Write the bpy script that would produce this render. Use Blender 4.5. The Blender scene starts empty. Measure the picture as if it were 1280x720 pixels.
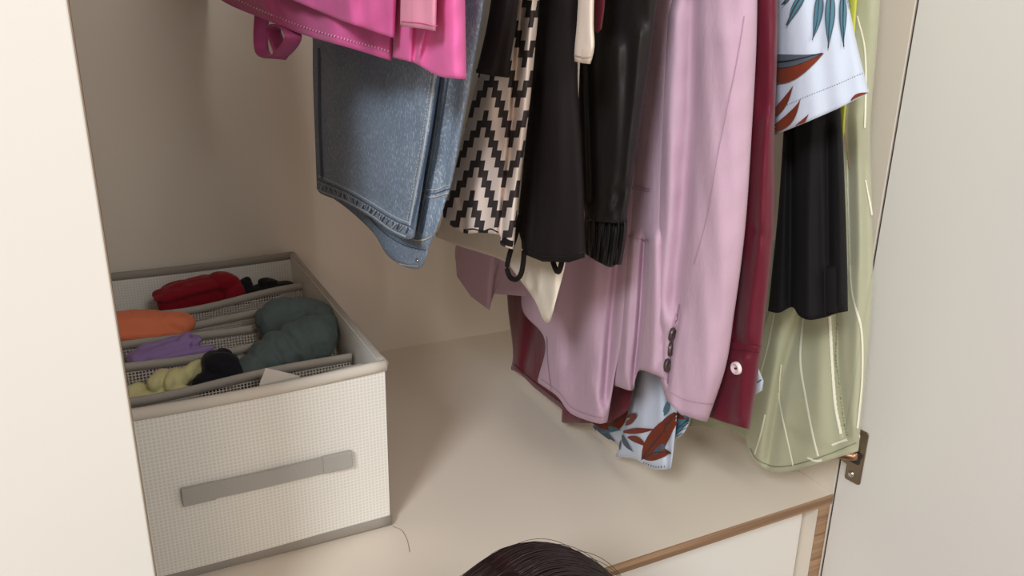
import bpy, bmesh, math, random
import numpy as np
from mathutils import Vector, Matrix, noise
from mathutils.bvhtree import BVHTree

random.seed(4)
SC = bpy.context.scene
COL = SC.collection

# ------------------------------------------------------------------ camera
F = 1000.0                      # focal length in pixels of a 1280 x 720 frame
RW = np.array([[0.89820947, -0.12770177, 0.42060908],
               [-0.43927313, -0.2957933, 0.84826024],
               [0.01608902, -0.94667765, -0.3217803]])   # rows: world x, y, z in (right, down, forward)
CAM = np.array([0.0, 0.0, 0.93])
cd = bpy.data.cameras.new('camera')
cam = bpy.data.objects.new('camera', cd); COL.objects.link(cam)
cd.sensor_width = 36.0; cd.lens = F * 36.0 / 1280.0; cd.clip_start = 0.01
m = Matrix.Identity(4)
for i in range(3):
    m[i][0] = RW[i][0]; m[i][1] = -RW[i][1]; m[i][2] = -RW[i][2]; m[i][3] = CAM[i]
cam.matrix_world = m
SC.camera = cam

# ------------------------------------------------------------------ light
vs = SC.view_settings
vs.view_transform = 'Standard'; vs.look = 'None'; vs.gamma = 1.0; vs.use_curve_mapping = False
vs.exposure = 0.06
w = bpy.data.worlds.new('room_light'); SC.world = w; w.use_nodes = True
bg = w.node_tree.nodes['Background']
bg.inputs[0].default_value = (1.0, 0.90, 0.80, 1); bg.inputs[1].default_value = 0.58

def area(name, loc, target, size, power, col):
    l = bpy.data.lights.new(name, 'AREA'); l.shape = 'DISK'; l.size = size; l.energy = power; l.color = col
    o = bpy.data.objects.new(name, l); COL.objects.link(o); o.location = loc
    o.rotation_euler = (Vector(target) - Vector(loc)).to_track_quat('-Z', 'Y').to_euler()
    return o
area('ceiling_lamp_light', (-1.60, -1.30, 2.45), (0.5, 0.7, 0.8), 0.70, 56, (0.90, 0.95, 1.0))
area('room_lamp_light', (-0.95, -2.0, 1.55), (0.3, 0.8, 0.6), 0.60, 5, (1.0, 0.66, 0.46))
area('daylight_window_light', (0.42, -1.35, 1.95), (0.4, 0.7, 0.6), 0.50, 10, (0.97, 0.96, 0.94))

# ------------------------------------------------------------------ helpers
ORG = {}

def ray(u, v):
    return RW @ np.array([(u - 640.0) / F, (v - 360.0) / F, 1.0])

def rays(P):
    P = np.asarray(P, float)
    c = np.stack([(P[..., 0] - 640) / F, (P[..., 1] - 360) / F, np.ones(P.shape[:-1])], -1)
    return c @ RW.T

def at_x(u, v, X): q = ray(u, v); return CAM + q * (X / q[0])
def at_y(u, v, Y): q = ray(u, v); return CAM + q * (Y / q[1])
def at_z(u, v, Z): q = ray(u, v); return CAM + q * ((Z - CAM[2]) / q[2])

def tag(o, label=None, cat=None, group=None, kind=None):
    if label: o['label'] = label
    if cat: o['category'] = cat
    if group: o['group'] = group
    if kind: o['kind'] = kind
    return o

def thing(name, label, cat, loc, group=None):
    o = bpy.data.objects.new(name, None); COL.objects.link(o)
    o.location = loc; o.empty_display_size = 0.05
    ORG[o] = np.array(loc, float)
    return tag(o, label, cat, group)

def mk(name, V, Fc, mat, parent=None, smooth=True, uv=None, origin=None):
    V = np.asarray(V, float)
    if parent is not None:
        org = ORG[parent]
    elif origin is not None:
        org = np.array(origin, float)
    else:
        lo, hi = V.min(0), V.max(0)
        org = np.array([(lo[0] + hi[0]) / 2, (lo[1] + hi[1]) / 2, lo[2]])
    me = bpy.data.meshes.new(name)
    me.from_pydata([tuple(p) for p in (V - org)], [], [tuple(int(i) for i in f) for f in Fc])
    if uv is not None:
        ul = me.uv_layers.new(name='UVMap')
        li = np.zeros(len(me.loops), dtype=np.int32); me.loops.foreach_get('vertex_index', li)
        ul.data.foreach_set('uv', np.asarray(uv, np.float32)[li].ravel())
    me.validate(); me.update()
    if smooth:
        me.polygons.foreach_set('use_smooth', [True] * len(me.polygons))
    o = bpy.data.objects.new(name, me); COL.objects.link(o)
    if mat: me.materials.append(mat)
    if parent is not None:
        o.parent = parent
        ORG[o] = org            # child sits at the parent's origin
    else:
        o.location = org; ORG[o] = org
    return o

def recalc(o):
    bm = bmesh.new(); bm.from_mesh(o.data)
    bmesh.ops.recalc_face_normals(bm, faces=bm.faces); bm.to_mesh(o.data); bm.free()

def box_vf(lo, hi):
    x0, y0, z0 = lo; x1, y1, z1 = hi
    V = [(x0, y0, z0), (x1, y0, z0), (x1, y1, z0), (x0, y1, z0), (x0, y0, z1), (x1, y0, z1), (x1, y1, z1), (x0, y1, z1)]
    Fc = [(0, 3, 2, 1), (4, 5, 6, 7), (0, 1, 5, 4), (1, 2, 6, 5), (2, 3, 7, 6), (3, 0, 4, 7)]
    return V, Fc

def box(name, lo, hi, mat, parent=None, bevel=0.0008):
    V, Fc = box_vf(lo, hi)
    o = mk(name, V, Fc, mat, parent, smooth=False)
    if bevel:
        b = o.modifiers.new('bevel', 'BEVEL'); b.width = bevel; b.segments = 2; b.limit_method = 'ANGLE'
    return o

def tube_vf(path, rad, n=10, flat=1.0, cap=True, up=(0, 0, 1)):
    path = [Vector(p) for p in path]; V = []; Fc = []
    N = len(path); rad = [rad] * N if not hasattr(rad, '__len__') else rad
    upv = Vector(up)
    for i, p in enumerate(path):
        t = (path[min(i + 1, N - 1)] - path[max(i - 1, 0)]).normalized()
        s = t.cross(upv)
        if s.length < 1e-4: s = t.cross(Vector((1, 0, 0)))
        s.normalize(); q = s.cross(t).normalized()
        for k in range(n):
            a = 2 * math.pi * k / n
            V.append(tuple(p + s * math.cos(a) * rad[i] + q * math.sin(a) * rad[i] * flat))
    for i in range(N - 1):
        for k in range(n):
            Fc.append((i * n + k, i * n + (k + 1) % n, (i + 1) * n + (k + 1) % n, (i + 1) * n + k))
    if cap:
        Fc.append(tuple(range(n - 1, -1, -1))); Fc.append(tuple((N - 1) * n + k for k in range(n)))
    return V, Fc

def join_vf(parts):
    V = []; Fc = []
    for v, f in parts:
        b = len(V); V += list(v); Fc += [tuple(i + b for i in q) for q in f]
    return V, Fc

def catmull(P, n):
    """n+1 points on a Catmull-Rom curve, spaced evenly along its length"""
    P = np.asarray(P, float)
    if len(P) == 2:
        t = np.linspace(0, 1, n + 1)[:, None]; return P[0] * (1 - t) + P[1] * t
    E = np.vstack([2 * P[0] - P[1], P, 2 * P[-1] - P[-2]])
    out = []
    for i in range(1, len(E) - 2):
        t = np.linspace(0, 1, 24, endpoint=False)[:, None]
        a, b, c, d = E[i - 1], E[i], E[i + 1], E[i + 2]
        out.append(.5 * (2 * b + (c - a) * t + (2 * a - 5 * b + 4 * c - d) * t ** 2 + (3 * b - a - 3 * c + d) * t ** 3))
    out = np.vstack(out + [P[-1:]])
    return resample(out, n)

def resample(P, n):
    P = np.asarray(P, float)
    s = np.concatenate([[0], np.cumsum(np.linalg.norm(np.diff(P, axis=0), axis=1))])
    t = np.linspace(0, s[-1], n + 1)
    return np.stack([np.interp(t, s, P[:, k]) for k in range(P.shape[1])], 1)

# ------------------------------------------------------------------ materials
def nodes(name):
    mt = bpy.data.materials.new(name); mt.use_nodes = True
    nt = mt.node_tree; b = nt.nodes['Principled BSDF']
    return mt, nt, b

def N(nt, typ, **kw):
    n = nt.nodes.new(typ)
    for k, v in kw.items(): setattr(n, k, v)
    return n

def math_(nt, op, a, b=None, c=None):
    n = N(nt, 'ShaderNodeMath', operation=op)
    for i, x in enumerate((a, b, c)):
        if x is None: continue
        if isinstance(x, (int, float)): n.inputs[i].default_value = x
        else: nt.links.new(x, n.inputs[i])
    return n.outputs[0]

def mixc(nt, fac, a, b):
    n = N(nt, 'ShaderNodeMix', data_type='RGBA')
    if isinstance(fac, (int, float)): n.inputs[0].default_value = fac
    else: nt.links.new(fac, n.inputs[0])
    for s, x in ((6, a), (7, b)):
        if isinstance(x, tuple): n.inputs[s].default_value = (*x[:3], 1)
        else: nt.links.new(x, n.inputs[s])
    return n.outputs[2]

def srgb(r, g, b):
    return tuple(((c / 255) / 12.92 if c / 255 <= 0.04045 else ((c / 255 + 0.055) / 1.055) ** 2.4) for c in (r, g, b))

def cloth_mat(name, col, rough=0.85, var=0.12, sheen=0.08, weave=900.0, bump=0.15, wr=60.0, wrb=0.25, spec=0.25, coat=0.0):
    mt, nt, b = nodes(name)
    tc = N(nt, 'ShaderNodeTexCoord')
    no = N(nt, 'ShaderNodeTexNoise'); no.inputs['Scale'].default_value = 14; no.inputs['Detail'].default_value = 5
    nt.links.new(tc.outputs['Object'], no.inputs['Vector'])
    dark = tuple(c * (1 - var) for c in col); lite = tuple(min(1, c * (1 + var)) for c in col)
    nt.links.new(mixc(nt, no.outputs['Fac'], dark, lite), b.inputs['Base Color'])
    b.inputs['Roughness'].default_value = rough
    b.inputs['Sheen Weight'].default_value = sheen; b.inputs['Sheen Roughness'].default_value = 0.5
    b.inputs['Specular IOR Level'].default_value = spec
    n2 = N(nt, 'ShaderNodeTexNoise'); n2.inputs['Scale'].default_value = wr; n2.inputs['Detail'].default_value = 3
    mp = N(nt, 'ShaderNodeMapping'); mp.inputs['Scale'].default_value = (1, 1, 0.35)
    nt.links.new(tc.outputs['Object'], mp.inputs['Vector']); nt.links.new(mp.outputs[0], n2.inputs['Vector'])
    n3 = N(nt, 'ShaderNodeTexNoise'); n3.inputs['Scale'].default_value = weave; n3.inputs['Detail'].default_value = 2
    nt.links.new(tc.outputs['Object'], n3.inputs['Vector'])
    b1 = N(nt, 'ShaderNodeBump'); b1.inputs['Strength'].default_value = wrb; b1.inputs['Distance'].default_value = 0.004
    nt.links.new(n2.outputs['Fac'], b1.inputs['Height'])
    b2 = N(nt, 'ShaderNodeBump'); b2.inputs['Strength'].default_value = bump; b2.inputs['Distance'].default_value = 0.0006
    nt.links.new(n3.outputs['Fac'], b2.inputs['Height']); nt.links.new(b1.outputs[0], b2.inputs['Normal'])
    nt.links.new(b2.outputs[0], b.inputs['Normal'])
    return mt

def plain(name, col, rough=0.5, metal=0.0, var=0.04, scale=6.0, spec=0.5, bump=0.0):
    mt, nt, b = nodes(name)
    tc = N(nt, 'ShaderNodeTexCoord')
    no = N(nt, 'ShaderNodeTexNoise'); no.inputs['Scale'].default_value = scale; no.inputs['Detail'].default_value = 4
    nt.links.new(tc.outputs['Object'], no.inputs['Vector'])
    nt.links.new(mixc(nt, no.outputs['Fac'], tuple(c * (1 - var) for c in col), tuple(min(1, c * (1 + var)) for c in col)), b.inputs['Base Color'])
    b.inputs['Roughness'].default_value = rough; b.inputs['Metallic'].default_value = metal
    b.inputs['Specular IOR Level'].default_value = spec
    if bump:
        bp = N(nt, 'ShaderNodeBump'); bp.inputs['Strength'].default_value = bump; bp.inputs['Distance'].default_value = 0.001
        nt.links.new(no.outputs['Fac'], bp.inputs['Height']); nt.links.new(bp.outputs[0], b.inputs['Normal'])
    return mt

def wood_mat(name, c1, c2):
    mt, nt, b = nodes(name)
    tc = N(nt, 'ShaderNodeTexCoord'); mp = N(nt, 'ShaderNodeMapping'); mp.inputs['Scale'].default_value = (3, 40, 260)
    nt.links.new(tc.outputs['Object'], mp.inputs['Vector'])
    no = N(nt, 'ShaderNodeTexNoise'); no.inputs['Scale'].default_value = 1.0; no.inputs['Detail'].default_value = 6
    nt.links.new(mp.outputs[0], no.inputs['Vector'])
    cr = N(nt, 'ShaderNodeValToRGB'); cr.color_ramp.elements[0].position = 0.35; cr.color_ramp.elements[1].position = 0.65
    cr.color_ramp.elements[0].color = (*c1, 1); cr.color_ramp.elements[1].color = (*c2, 1)
    nt.links.new(no.outputs['Fac'], cr.inputs[0]); nt.links.new(cr.outputs[0], b.inputs['Base Color'])
    b.inputs['Roughness'].default_value = 0.5
    return mt

def grid_mask(nt, vec, pitch, duty, axes=(0, 2)):
    sp = N(nt, 'ShaderNodeSeparateXYZ'); nt.links.new(vec, sp.inputs[0])
    out = None
    for k in axes:
        fr = math_(nt, 'FRACT', math_(nt, 'ADD', math_(nt, 'DIVIDE', sp.outputs[k], pitch), 0.137))
        ln = math_(nt, 'LESS_THAN', fr, duty)
        out = ln if out is None else math_(nt, 'MAXIMUM', out, ln)
    return out

def gridweave_mat(name, col, line, axes=(0, 2), pitch=0.0034, duty=0.36):
    mt, nt, b = nodes(name)
    tc = N(nt, 'ShaderNodeTexCoord')
    g = grid_mask(nt, tc.outputs['Object'], pitch, duty, axes)
    no = N(nt, 'ShaderNodeTexNoise'); no.inputs['Scale'].default_value = 18; no.inputs['Detail'].default_value = 4
    nt.links.new(tc.outputs['Object'], no.inputs['Vector'])
    c = mixc(nt, g, col, line)
    nt.links.new(mixc(nt, math_(nt, 'MULTIPLY', no.outputs['Fac'], 0.25), c, tuple(x * 0.8 for x in col)), b.inputs['Base Color'])
    b.inputs['Roughness'].default_value = 0.45
    bp = N(nt, 'ShaderNodeBump'); bp.inputs['Strength'].default_value = 0.5; bp.inputs['Distance'].default_value = 0.0008
    nt.links.new(g, bp.inputs['Height']); nt.links.new(bp.outputs[0], b.inputs['Normal'])
    return mt

def netting_mat(name, col, pitch=0.0032, duty=0.36):
    mt, nt, b = nodes(name)
    tc = N(nt, 'ShaderNodeTexCoord')
    sp = N(nt, 'ShaderNodeSeparateXYZ'); nt.links.new(tc.outputs['Object'], sp.inputs[0])
    out = None
    for k in (0, 2):
        ln = math_(nt, 'LESS_THAN', math_(nt, 'FRACT', math_(nt, 'DIVIDE', sp.outputs[k], pitch)), duty)
        out = ln if out is None else math_(nt, 'MAXIMUM', out, ln)
    b.inputs['Base Color'].default_value = (*col, 1); b.inputs['Roughness'].default_value = 0.7
    nt.links.new(out, b.inputs['Alpha'])
    return mt

def denim_mat(name):
    mt, nt, b = nodes(name)
    tc = N(nt, 'ShaderNodeTexCoord')
    big = N(nt, 'ShaderNodeTexNoise'); big.inputs['Scale'].default_value = 9; big.inputs['Detail'].default_value = 4
    nt.links.new(tc.outputs['Object'], big.inputs['Vector'])
    fine = N(nt, 'ShaderNodeTexNoise'); fine.inputs['Scale'].default_value = 650; fine.inputs['Detail'].default_value = 2
    mp = N(nt, 'ShaderNodeMapping'); mp.inputs['Scale'].default_value = (1, 1.6, 0.45); mp.inputs['Rotation'].default_value = (0.5, 0, 0)
    nt.links.new(tc.outputs['Object'], mp.inputs['Vector']); nt.links.new(mp.outputs[0], fine.inputs['Vector'])
    cr = N(nt, 'ShaderNodeValToRGB')
    cr.color_ramp.elements[0].position = 0.3; cr.color_ramp.elements[0].color = (*srgb(140, 158, 178), 1)
    cr.color_ramp.elements[1].position = 0.72; cr.color_ramp.elements[1].color = (*srgb(190, 198, 206), 1)
    nt.links.new(big.outputs['Fac'], cr.inputs[0])
    c = mixc(nt, math_(nt, 'MULTIPLY', math_(nt, 'SUBTRACT', fine.outputs['Fac'], 0.25), 1.1), srgb(116, 136, 160), cr.outputs[0])
    c2 = mixc(nt, math_(nt, 'MULTIPLY', math_(nt, 'GREATER_THAN', fine.outputs['Fac'], 0.6), 0.4), c, srgb(222, 224, 226))
    nt.links.new(c2, b.inputs['Base Color'])
    b.inputs['Roughness'].default_value = 0.9; b.inputs['Specular IOR Level'].default_value = 0.2
    bp = N(nt, 'ShaderNodeBump'); bp.inputs['Strength'].default_value = 0.4; bp.inputs['Distance'].default_value = 0.0008
    nt.links.new(fine.outputs['Fac'], bp.inputs['Height']); nt.links.new(bp.outputs[0], b.inputs['Normal'])
    return mt

def zigzag_mat(name):
    """stair-stepped black zigzag print on off-white cloth; the UV map holds cloth coordinates"""
    mt, nt, b = nodes(name)
    uvn = N(nt, 'ShaderNodeUVMap'); uvn.uv_map = 'UVMap'
    sp = N(nt, 'ShaderNodeSeparateXYZ'); nt.links.new(uvn.outputs[0], sp.inputs[0])
    s, t = sp.outputs[0], sp.outputs[1]
    i = math_(nt, 'FLOOR', math_(nt, 'DIVIDE', s, 0.062))
    p = math_(nt, 'PINGPONG', math_(nt, 'ADD', i, 120.0), 6.0)
    md = math_(nt, 'FLOORED_MODULO', math_(nt, 'SUBTRACT', t, math_(nt, 'MULTIPLY', p, 0.125)), 0.50)
    k = math_(nt, 'LESS_THAN', md, 0.215)
    no = N(nt, 'ShaderNodeTexNoise'); no.inputs['Scale'].default_value = 25
    tc = N(nt, 'ShaderNodeTexCoord'); nt.links.new(tc.outputs['Object'], no.inputs['Vector'])
    base = mixc(nt, no.outputs['Fac'], srgb(222, 205, 196), srgb(240, 226, 216))
    nt.links.new(mixc(nt, k, base, srgb(64, 58, 58)), b.inputs['Base Color'])
    b.inputs['Roughness'].default_value = 0.8; b.inputs['Specular IOR Level'].default_value = 0.2
    return mt

def sheer_mat(name, col, alpha):
    mt, nt, b = nodes(name)
    tc = N(nt, 'ShaderNodeTexCoord')
    no = N(nt, 'ShaderNodeTexNoise'); no.inputs['Scale'].default_value = 10
    nt.links.new(tc.outputs['Object'], no.inputs['Vector'])
    nt.links.new(mixc(nt, no.outputs['Fac'], tuple(c * .92 for c in col), col), b.inputs['Base Color'])
    b.inputs['Alpha'].default_value = alpha; b.inputs['Roughness'].default_value = 0.6
    b.inputs['Sheen Weight'].default_value = 0.3; b.inputs['Specular IOR Level'].default_value = 0.3
    bp = N(nt, 'ShaderNodeBump'); bp.inputs['Strength'].default_value = 0.2; bp.inputs['Distance'].default_value = 0.003
    n2 = N(nt, 'ShaderNodeTexNoise'); n2.inputs['Scale'].default_value = 45; nt.links.new(tc.outputs['Object'], n2.inputs['Vector'])
    nt.links.new(n2.outputs['Fac'], bp.inputs['Height']); nt.links.new(bp.outputs[0], b.inputs['Normal'])
    return mt

def hair_mat(name):
    mt, nt, b = nodes(name)
    tc = N(nt, 'ShaderNodeTexCoord'); mp = N(nt, 'ShaderNodeMapping'); mp.inputs['Scale'].default_value = (300, 12, 12)
    nt.links.new(tc.outputs['Object'], mp.inputs['Vector'])
    no = N(nt, 'ShaderNodeTexNoise'); no.inputs['Scale'].default_value = 1; nt.links.new(mp.outputs[0], no.inputs['Vector'])
    nt.links.new(mixc(nt, no.outputs['Fac'], srgb(10, 4, 5), srgb(38, 12, 13)), b.inputs['Base Color'])
    b.inputs['Roughness'].default_value = 0.28; b.inputs['Specular IOR Level'].default_value = 0.6
    return mt

M = {}
M['melamine'] = plain('white_melamine', srgb(228, 218, 203), 0.42, var=0.02, scale=3, spec=0.4)
M['shelfwhite'] = plain('shelf_melamine', srgb(226, 214, 198), 0.36, var=0.025, scale=4, spec=0.4)
M['doorwhite'] = plain('door_melamine', srgb(228, 225, 219), 0.38, var=0.02, scale=3, spec=0.4)
M['band'] = wood_mat('wood_edge_band', srgb(128, 98, 72), srgb(176, 142, 110))
M['greyedge'] = plain('grey_brown_edge_band', srgb(150, 132, 112), 0.5)
M['gapshade'] = plain('gap_and_recess_shade', srgb(58, 52, 50), 0.8)  # shade of the door gap and hinge recess as a flat colour
M['floor'] = plain('room_floor_tile', srgb(190, 178, 160), 0.4, var=0.1, scale=5)
M['roomwall'] = plain('room_wall_paint', srgb(225, 218, 205), 0.8)
M['nickel'] = plain('nickel_steel', srgb(150, 138, 122), 0.32, 1.0, var=0.06, scale=60)
M['screw'] = plain('screw_chrome', srgb(215, 215, 215), 0.18, 1.0)
M['warmnickel'] = plain('hinge_arm_warm_reflection', srgb(176, 142, 114), 0.3, 1.0)  # warm reflection on the nickel arm put into its base colour
M['weave'] = gridweave_mat('box_white_gridweave', srgb(226, 223, 214), srgb(243, 241, 234))
M['weaveside'] = gridweave_mat('box_white_gridweave_side', srgb(226, 223, 214), srgb(243, 241, 234), axes=(1, 2))
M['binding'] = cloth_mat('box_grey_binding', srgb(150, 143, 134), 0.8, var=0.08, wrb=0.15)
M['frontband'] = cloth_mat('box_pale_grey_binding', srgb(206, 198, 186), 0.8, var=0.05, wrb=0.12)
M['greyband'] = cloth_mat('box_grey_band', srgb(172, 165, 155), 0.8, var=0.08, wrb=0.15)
M['netting'] = netting_mat('box_netting', srgb(205, 198, 186))
M['handle'] = cloth_mat('box_handle_webbing', srgb(172, 168, 162), 0.75, var=0.05, wrb=0.1)
M['pink'] = cloth_mat('pink_linen', srgb(206, 96, 154), 0.8, var=0.16, wrb=0.35)
M['hotpink'] = cloth_mat('hot_pink_cotton', srgb(226, 108, 170), 0.7, var=0.1, wrb=0.25)
M['palepink'] = cloth_mat('pale_pink_facing', srgb(228, 150, 176), 0.8, var=0.18, wrb=0.3)
M['thread'] = plain('pale_thread', srgb(226, 196, 206), 0.8)
M['denim'] = denim_mat('washed_denim')
M['denimthread'] = plain('denim_thread', srgb(196, 190, 182), 0.8)
M['denimworn'] = plain('denim_worn_edge', srgb(178, 188, 196), 0.9, var=.3, scale=220)
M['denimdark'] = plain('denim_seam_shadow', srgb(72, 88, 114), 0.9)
M['zigzag'] = zigzag_mat('zigzag_print')
M['black'] = cloth_mat('matte_black_crepe', srgb(27, 22, 22), 0.85, var=0.1, sheen=0.0)
M['black2'] = cloth_mat('matte_black_wool', srgb(24, 23, 24), 0.85, var=0.1, sheen=0.0)
M['satin'] = cloth_mat('black_satin', srgb(33, 30, 29), 0.55, var=0.1, sheen=0.0, wrb=0.35, spec=0.3)
M['cream'] = cloth_mat('cream_jersey', srgb(240, 228, 210), 0.85, var=0.05)
M['mauve'] = cloth_mat('mauve_linen', srgb(198, 167, 186), 0.85, var=0.07, wrb=0.35, bump=0.3)
M['mauvedark'] = plain('mauve_seam', srgb(176, 140, 160), 0.9)
M['maroon'] = cloth_mat('maroon_sateen', srgb(98, 12, 36), 0.55, var=0.14, wrb=0.25, sheen=0.15, spec=0.3)
M['leafwhite'] = cloth_mat('white_print_cotton', srgb(204, 214, 230), 0.75, var=0.03, wrb=0.2)
M['rust'] = cloth_mat('rust_leaf_ink', srgb(120, 50, 28), 0.8, var=0.2)
M['teal'] = cloth_mat('teal_leaf_ink', srgb(84, 128, 146), 0.8, var=0.15)
M['slate'] = cloth_mat('slate_leaf_ink', srgb(82, 92, 104), 0.8, var=0.15)
M['inkline'] = plain('ink_outline', srgb(52, 60, 66), 0.8)
M['tealhem'] = cloth_mat('aqua_hem', srgb(150, 190, 196), 0.8)
M['green'] = sheer_mat('sheer_sage_chiffon', srgb(210, 212, 180), 0.60)
M['greenhem'] = sheer_mat('sheer_sage_hem', srgb(200, 206, 172), 0.85)
M['stripe'] = plain('white_stripe_thread', srgb(238, 236, 216), 0.8)
M['peach'] = plain('peach_stripe_thread', srgb(226, 190, 158), 0.8)
M['seamgreen'] = plain('olive_overlock', srgb(132, 134, 104), 0.9)
M['chartreuse'] = cloth_mat('chartreuse_voile', srgb(200, 205, 80), 0.8)
M['button'] = plain('pearl_button', srgb(244, 226, 226), 0.25)
M['darkbutton'] = plain('brown_horn_button', srgb(70, 56, 54), 0.25, var=0.2, scale=90)
M['c_red'] = cloth_mat('red_jersey', srgb(136, 12, 30), 0.8)
M['c_black'] = cloth_mat('black_jersey', srgb(24, 22, 24), 0.85)
M['c_orange'] = cloth_mat('coral_jersey', srgb(226, 126, 88), 0.8)
M['c_purple'] = cloth_mat('lilac_jersey', srgb(150, 124, 176), 0.8)
M['c_yellow'] = cloth_mat('lemon_jersey', srgb(210, 204, 150), 0.8)
M['c_navy'] = cloth_mat('ink_black_jersey', srgb(24, 23, 30), 0.85)
M['c_teal'] = cloth_mat('slate_green_jersey', srgb(84, 98, 98), 0.8)
M['c_pink'] = cloth_mat('pale_pink_jersey', srgb(220, 170, 178), 0.8)
M['paper'] = plain('white_paper', srgb(225, 218, 208), 0.7)
M['hair'] = hair_mat('dark_auburn_hair')
M['skin'] = plain('skin', srgb(214, 168, 142), 0.55)
M['shirt'] = cloth_mat('grey_tee', srgb(90, 88, 92), 0.85)

# ------------------------------------------------------------------ wardrobe (the setting and the carcass)
ZS = 0.45                       # top of the shelf
YB, YF, XR, XL = 1.078, 0.511, 0.643, -0.75
fl = box('floor', (-2.2, -2.6, -0.02), (2.2, 1.4, 0.0), M['floor'], bevel=0); tag(fl, 'pale room floor below the wardrobe', 'floor', kind='structure')

wd = thing('wardrobe', 'white melamine wardrobe with wood edged shelf and open right door', 'wardrobe', (0, 0.8, 0))
box('back_panel', (XL, YB, 0.0), (XR + 0.018, YB + 0.008, 2.1), M['melamine'], wd, 0)
box('side_panel', (XR, YF + 0.001, 0.0), (XR + 0.018, YB, 2.1), M['melamine'], wd)
box('side_panel', (XL - 0.018, YF + 0.001, 0.0), (XL, YB, 2.1), M['melamine'], wd)
box('top_panel', (XL - 0.018, YF + 0.001, 2.1), (XR + 0.018, YB + 0.008, 2.118), M['melamine'], wd)
sh = box('shelf', (XL, YF + 0.0012, ZS - 0.0115), (XR - 0.0004, YB, ZS), M['shelfwhite'], wd, 0)
box('edge_band', (XL, YF, ZS - 0.0122), (XR - 0.0004, YF + 0.0012, ZS - 0.0002), M['band'], sh, 0.0003)
lp = box('lower_upright', (XR - 0.0165, YF + 0.003, 0.0), (XR - 0.0005, YB, ZS - 0.0125), M['melamine'], wd)
box('edge_band', (XR - 0.0165, YF + 0.0018, 0.0), (XR - 0.0005, YF + 0.003, ZS - 0.0125), M['band'], lp, 0.0003)
box('drawer_front', (XL + 0.01, YF + 0.020, 0.06), (XR - 0.0185, YF + 0.036, ZS - 0.0145), M['doorwhite'], wd, 0.0012)
# hanging rail above the frame
V, Fc = tube_vf([(XL, 0.80, 1.46), (XR, 0.80, 1.46)], 0.0125, 16, up=(0, 0, 1))
mk('clothes_rail', V, Fc, M['nickel'], wd)
# closed left door
dl = box('door', (XL - 0.01, YF - 0.020, 0.02), (-0.0135, YF - 0.003, 2.08), M['doorwhite'], wd, 0.001)
box('edge_band', (-0.0136, YF - 0.0196, 0.02), (-0.0130, YF - 0.0034, 2.08), M['greyedge'], dl, 0.0002)

# open right door, hinged at the front edge of the right side panel, swung out about 97 degrees
HX, HY = XR + 0.0004, YF - 0.0004
ang = math.radians(7)
dx, dy = math.sin(ang), -math.cos(ang)          # along the door, away from the hinge
nx, ny = -math.cos(ang), -math.sin(ang)         # inner face normal, toward the clothes
def door_pt(s, n, z): return (HX + dx * s + nx * n, HY + dy * s + ny * n, z)
def door_box(s0, s1, n0, n1, z0, z1):
    V = [door_pt(s, n, z) for z in (z0, z1) for (s, n) in ((s0, n0), (s1, n0), (s1, n1), (s0, n1))]
    return V, [(0, 3, 2, 1), (4, 5, 6, 7), (0, 1, 5, 4), (1, 2, 6, 5), (2, 3, 7, 6), (3, 0, 4, 7)]
V, Fc = door_box(0.0012, 0.56, -0.017, 0.0, 0.02, 2.08)
rd = mk('door', V, Fc, M['doorwhite'], wd, smooth=False); recalc(rd)
V, Fc = door_box(0.0, 0.0012, -0.0172, 0.0, 0.02, 2.08)
o = mk('edge_band', V, Fc, M['gapshade'], rd, smooth=False); recalc(o)  # dark strip painted in for the shaded gap at the hinge side

# hinge: cup flange on the door with two screws, cup lobe, arm reaching to the side panel
def door_sheet(pts, n0, n1):
    k = len(pts)
    V = [door_pt(s, n0, z) for s, z in pts] + [door_pt(s, n1, z) for s, z in pts]
    Fc = [tuple(range(k)), tuple(range(2 * k - 1, k - 1, -1))] + [(i, (i + 1) % k, k + (i + 1) % k, k + i) for i in range(k)]
    return V, Fc
hg = ORG.setdefault(None, None)
hs, hz = 0.0175, 0.5060
def rrect(s0, s1, z0, z1, r, n=5):
    out = []
    for (cs, cz, a0) in ((s1 - r, z1 - r, 0), (s0 + r, z1 - r, 90), (s0 + r, z0 + r, 180), (s1 - r, z0 + r, 270)):
        for i in range(n + 1):
            a = math.radians(a0 + 90 * i / n); out.append((cs + r * math.cos(a), cz + r * math.sin(a)))
    return out
V, Fc = door_sheet(rrect(hs - 0.0085, hs + 0.0095, hz - 0.0305, hz + 0.0305, 0.003), 0.0001, 0.0024)
hp = mk('hinge', V, Fc, M['nickel'], wd, smooth=False); recalc(hp)
b_ = hp.modifiers.new('bevel', 'BEVEL'); b_.width = 0.0008; b_.segments = 2; b_.limit_method = 'ANGLE'
for sz in (-0.022, 0.022):
    P = []; Q = []
    for ring, (r, h) in enumerate(((0.0036, 0.0024), (0.0034, 0.0034), (0.0022, 0.0042), (0.0008, 0.0044))):
        for i in range(16):
            a = 2 * math.pi * i / 16; P.append(door_pt(hs - 0.0015 + r * math.cos(a), h, hz + sz + r * math.sin(a)))
    for ring in range(3):
        for i in range(16): Q.append((ring * 16 + i, ring * 16 + (i + 1) % 16, ring * 16 + 16 + (i + 1) % 16, ring * 16 + 16 + i))
    Q.append(tuple(48 + i for i in range(16)))
    o = mk('screw', P, Q, M['screw'], hp); recalc(o)
lobe = [(hs - 0.0085 + 0.0 - 0.0135 * math.sin(math.radians(a)), hz + 0.0135 * math.cos(math.radians(a))) for a in range(0, 181, 12)]
V, Fc = door_sheet([(hs - 0.006, hz + 0.0135)] + lobe + [(hs - 0.006, hz - 0.0135)], 0.0001, 0.0022)
o = mk('cup_rim', V, Fc, M['nickel'], hp, smooth=False); recalc(o)
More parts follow.
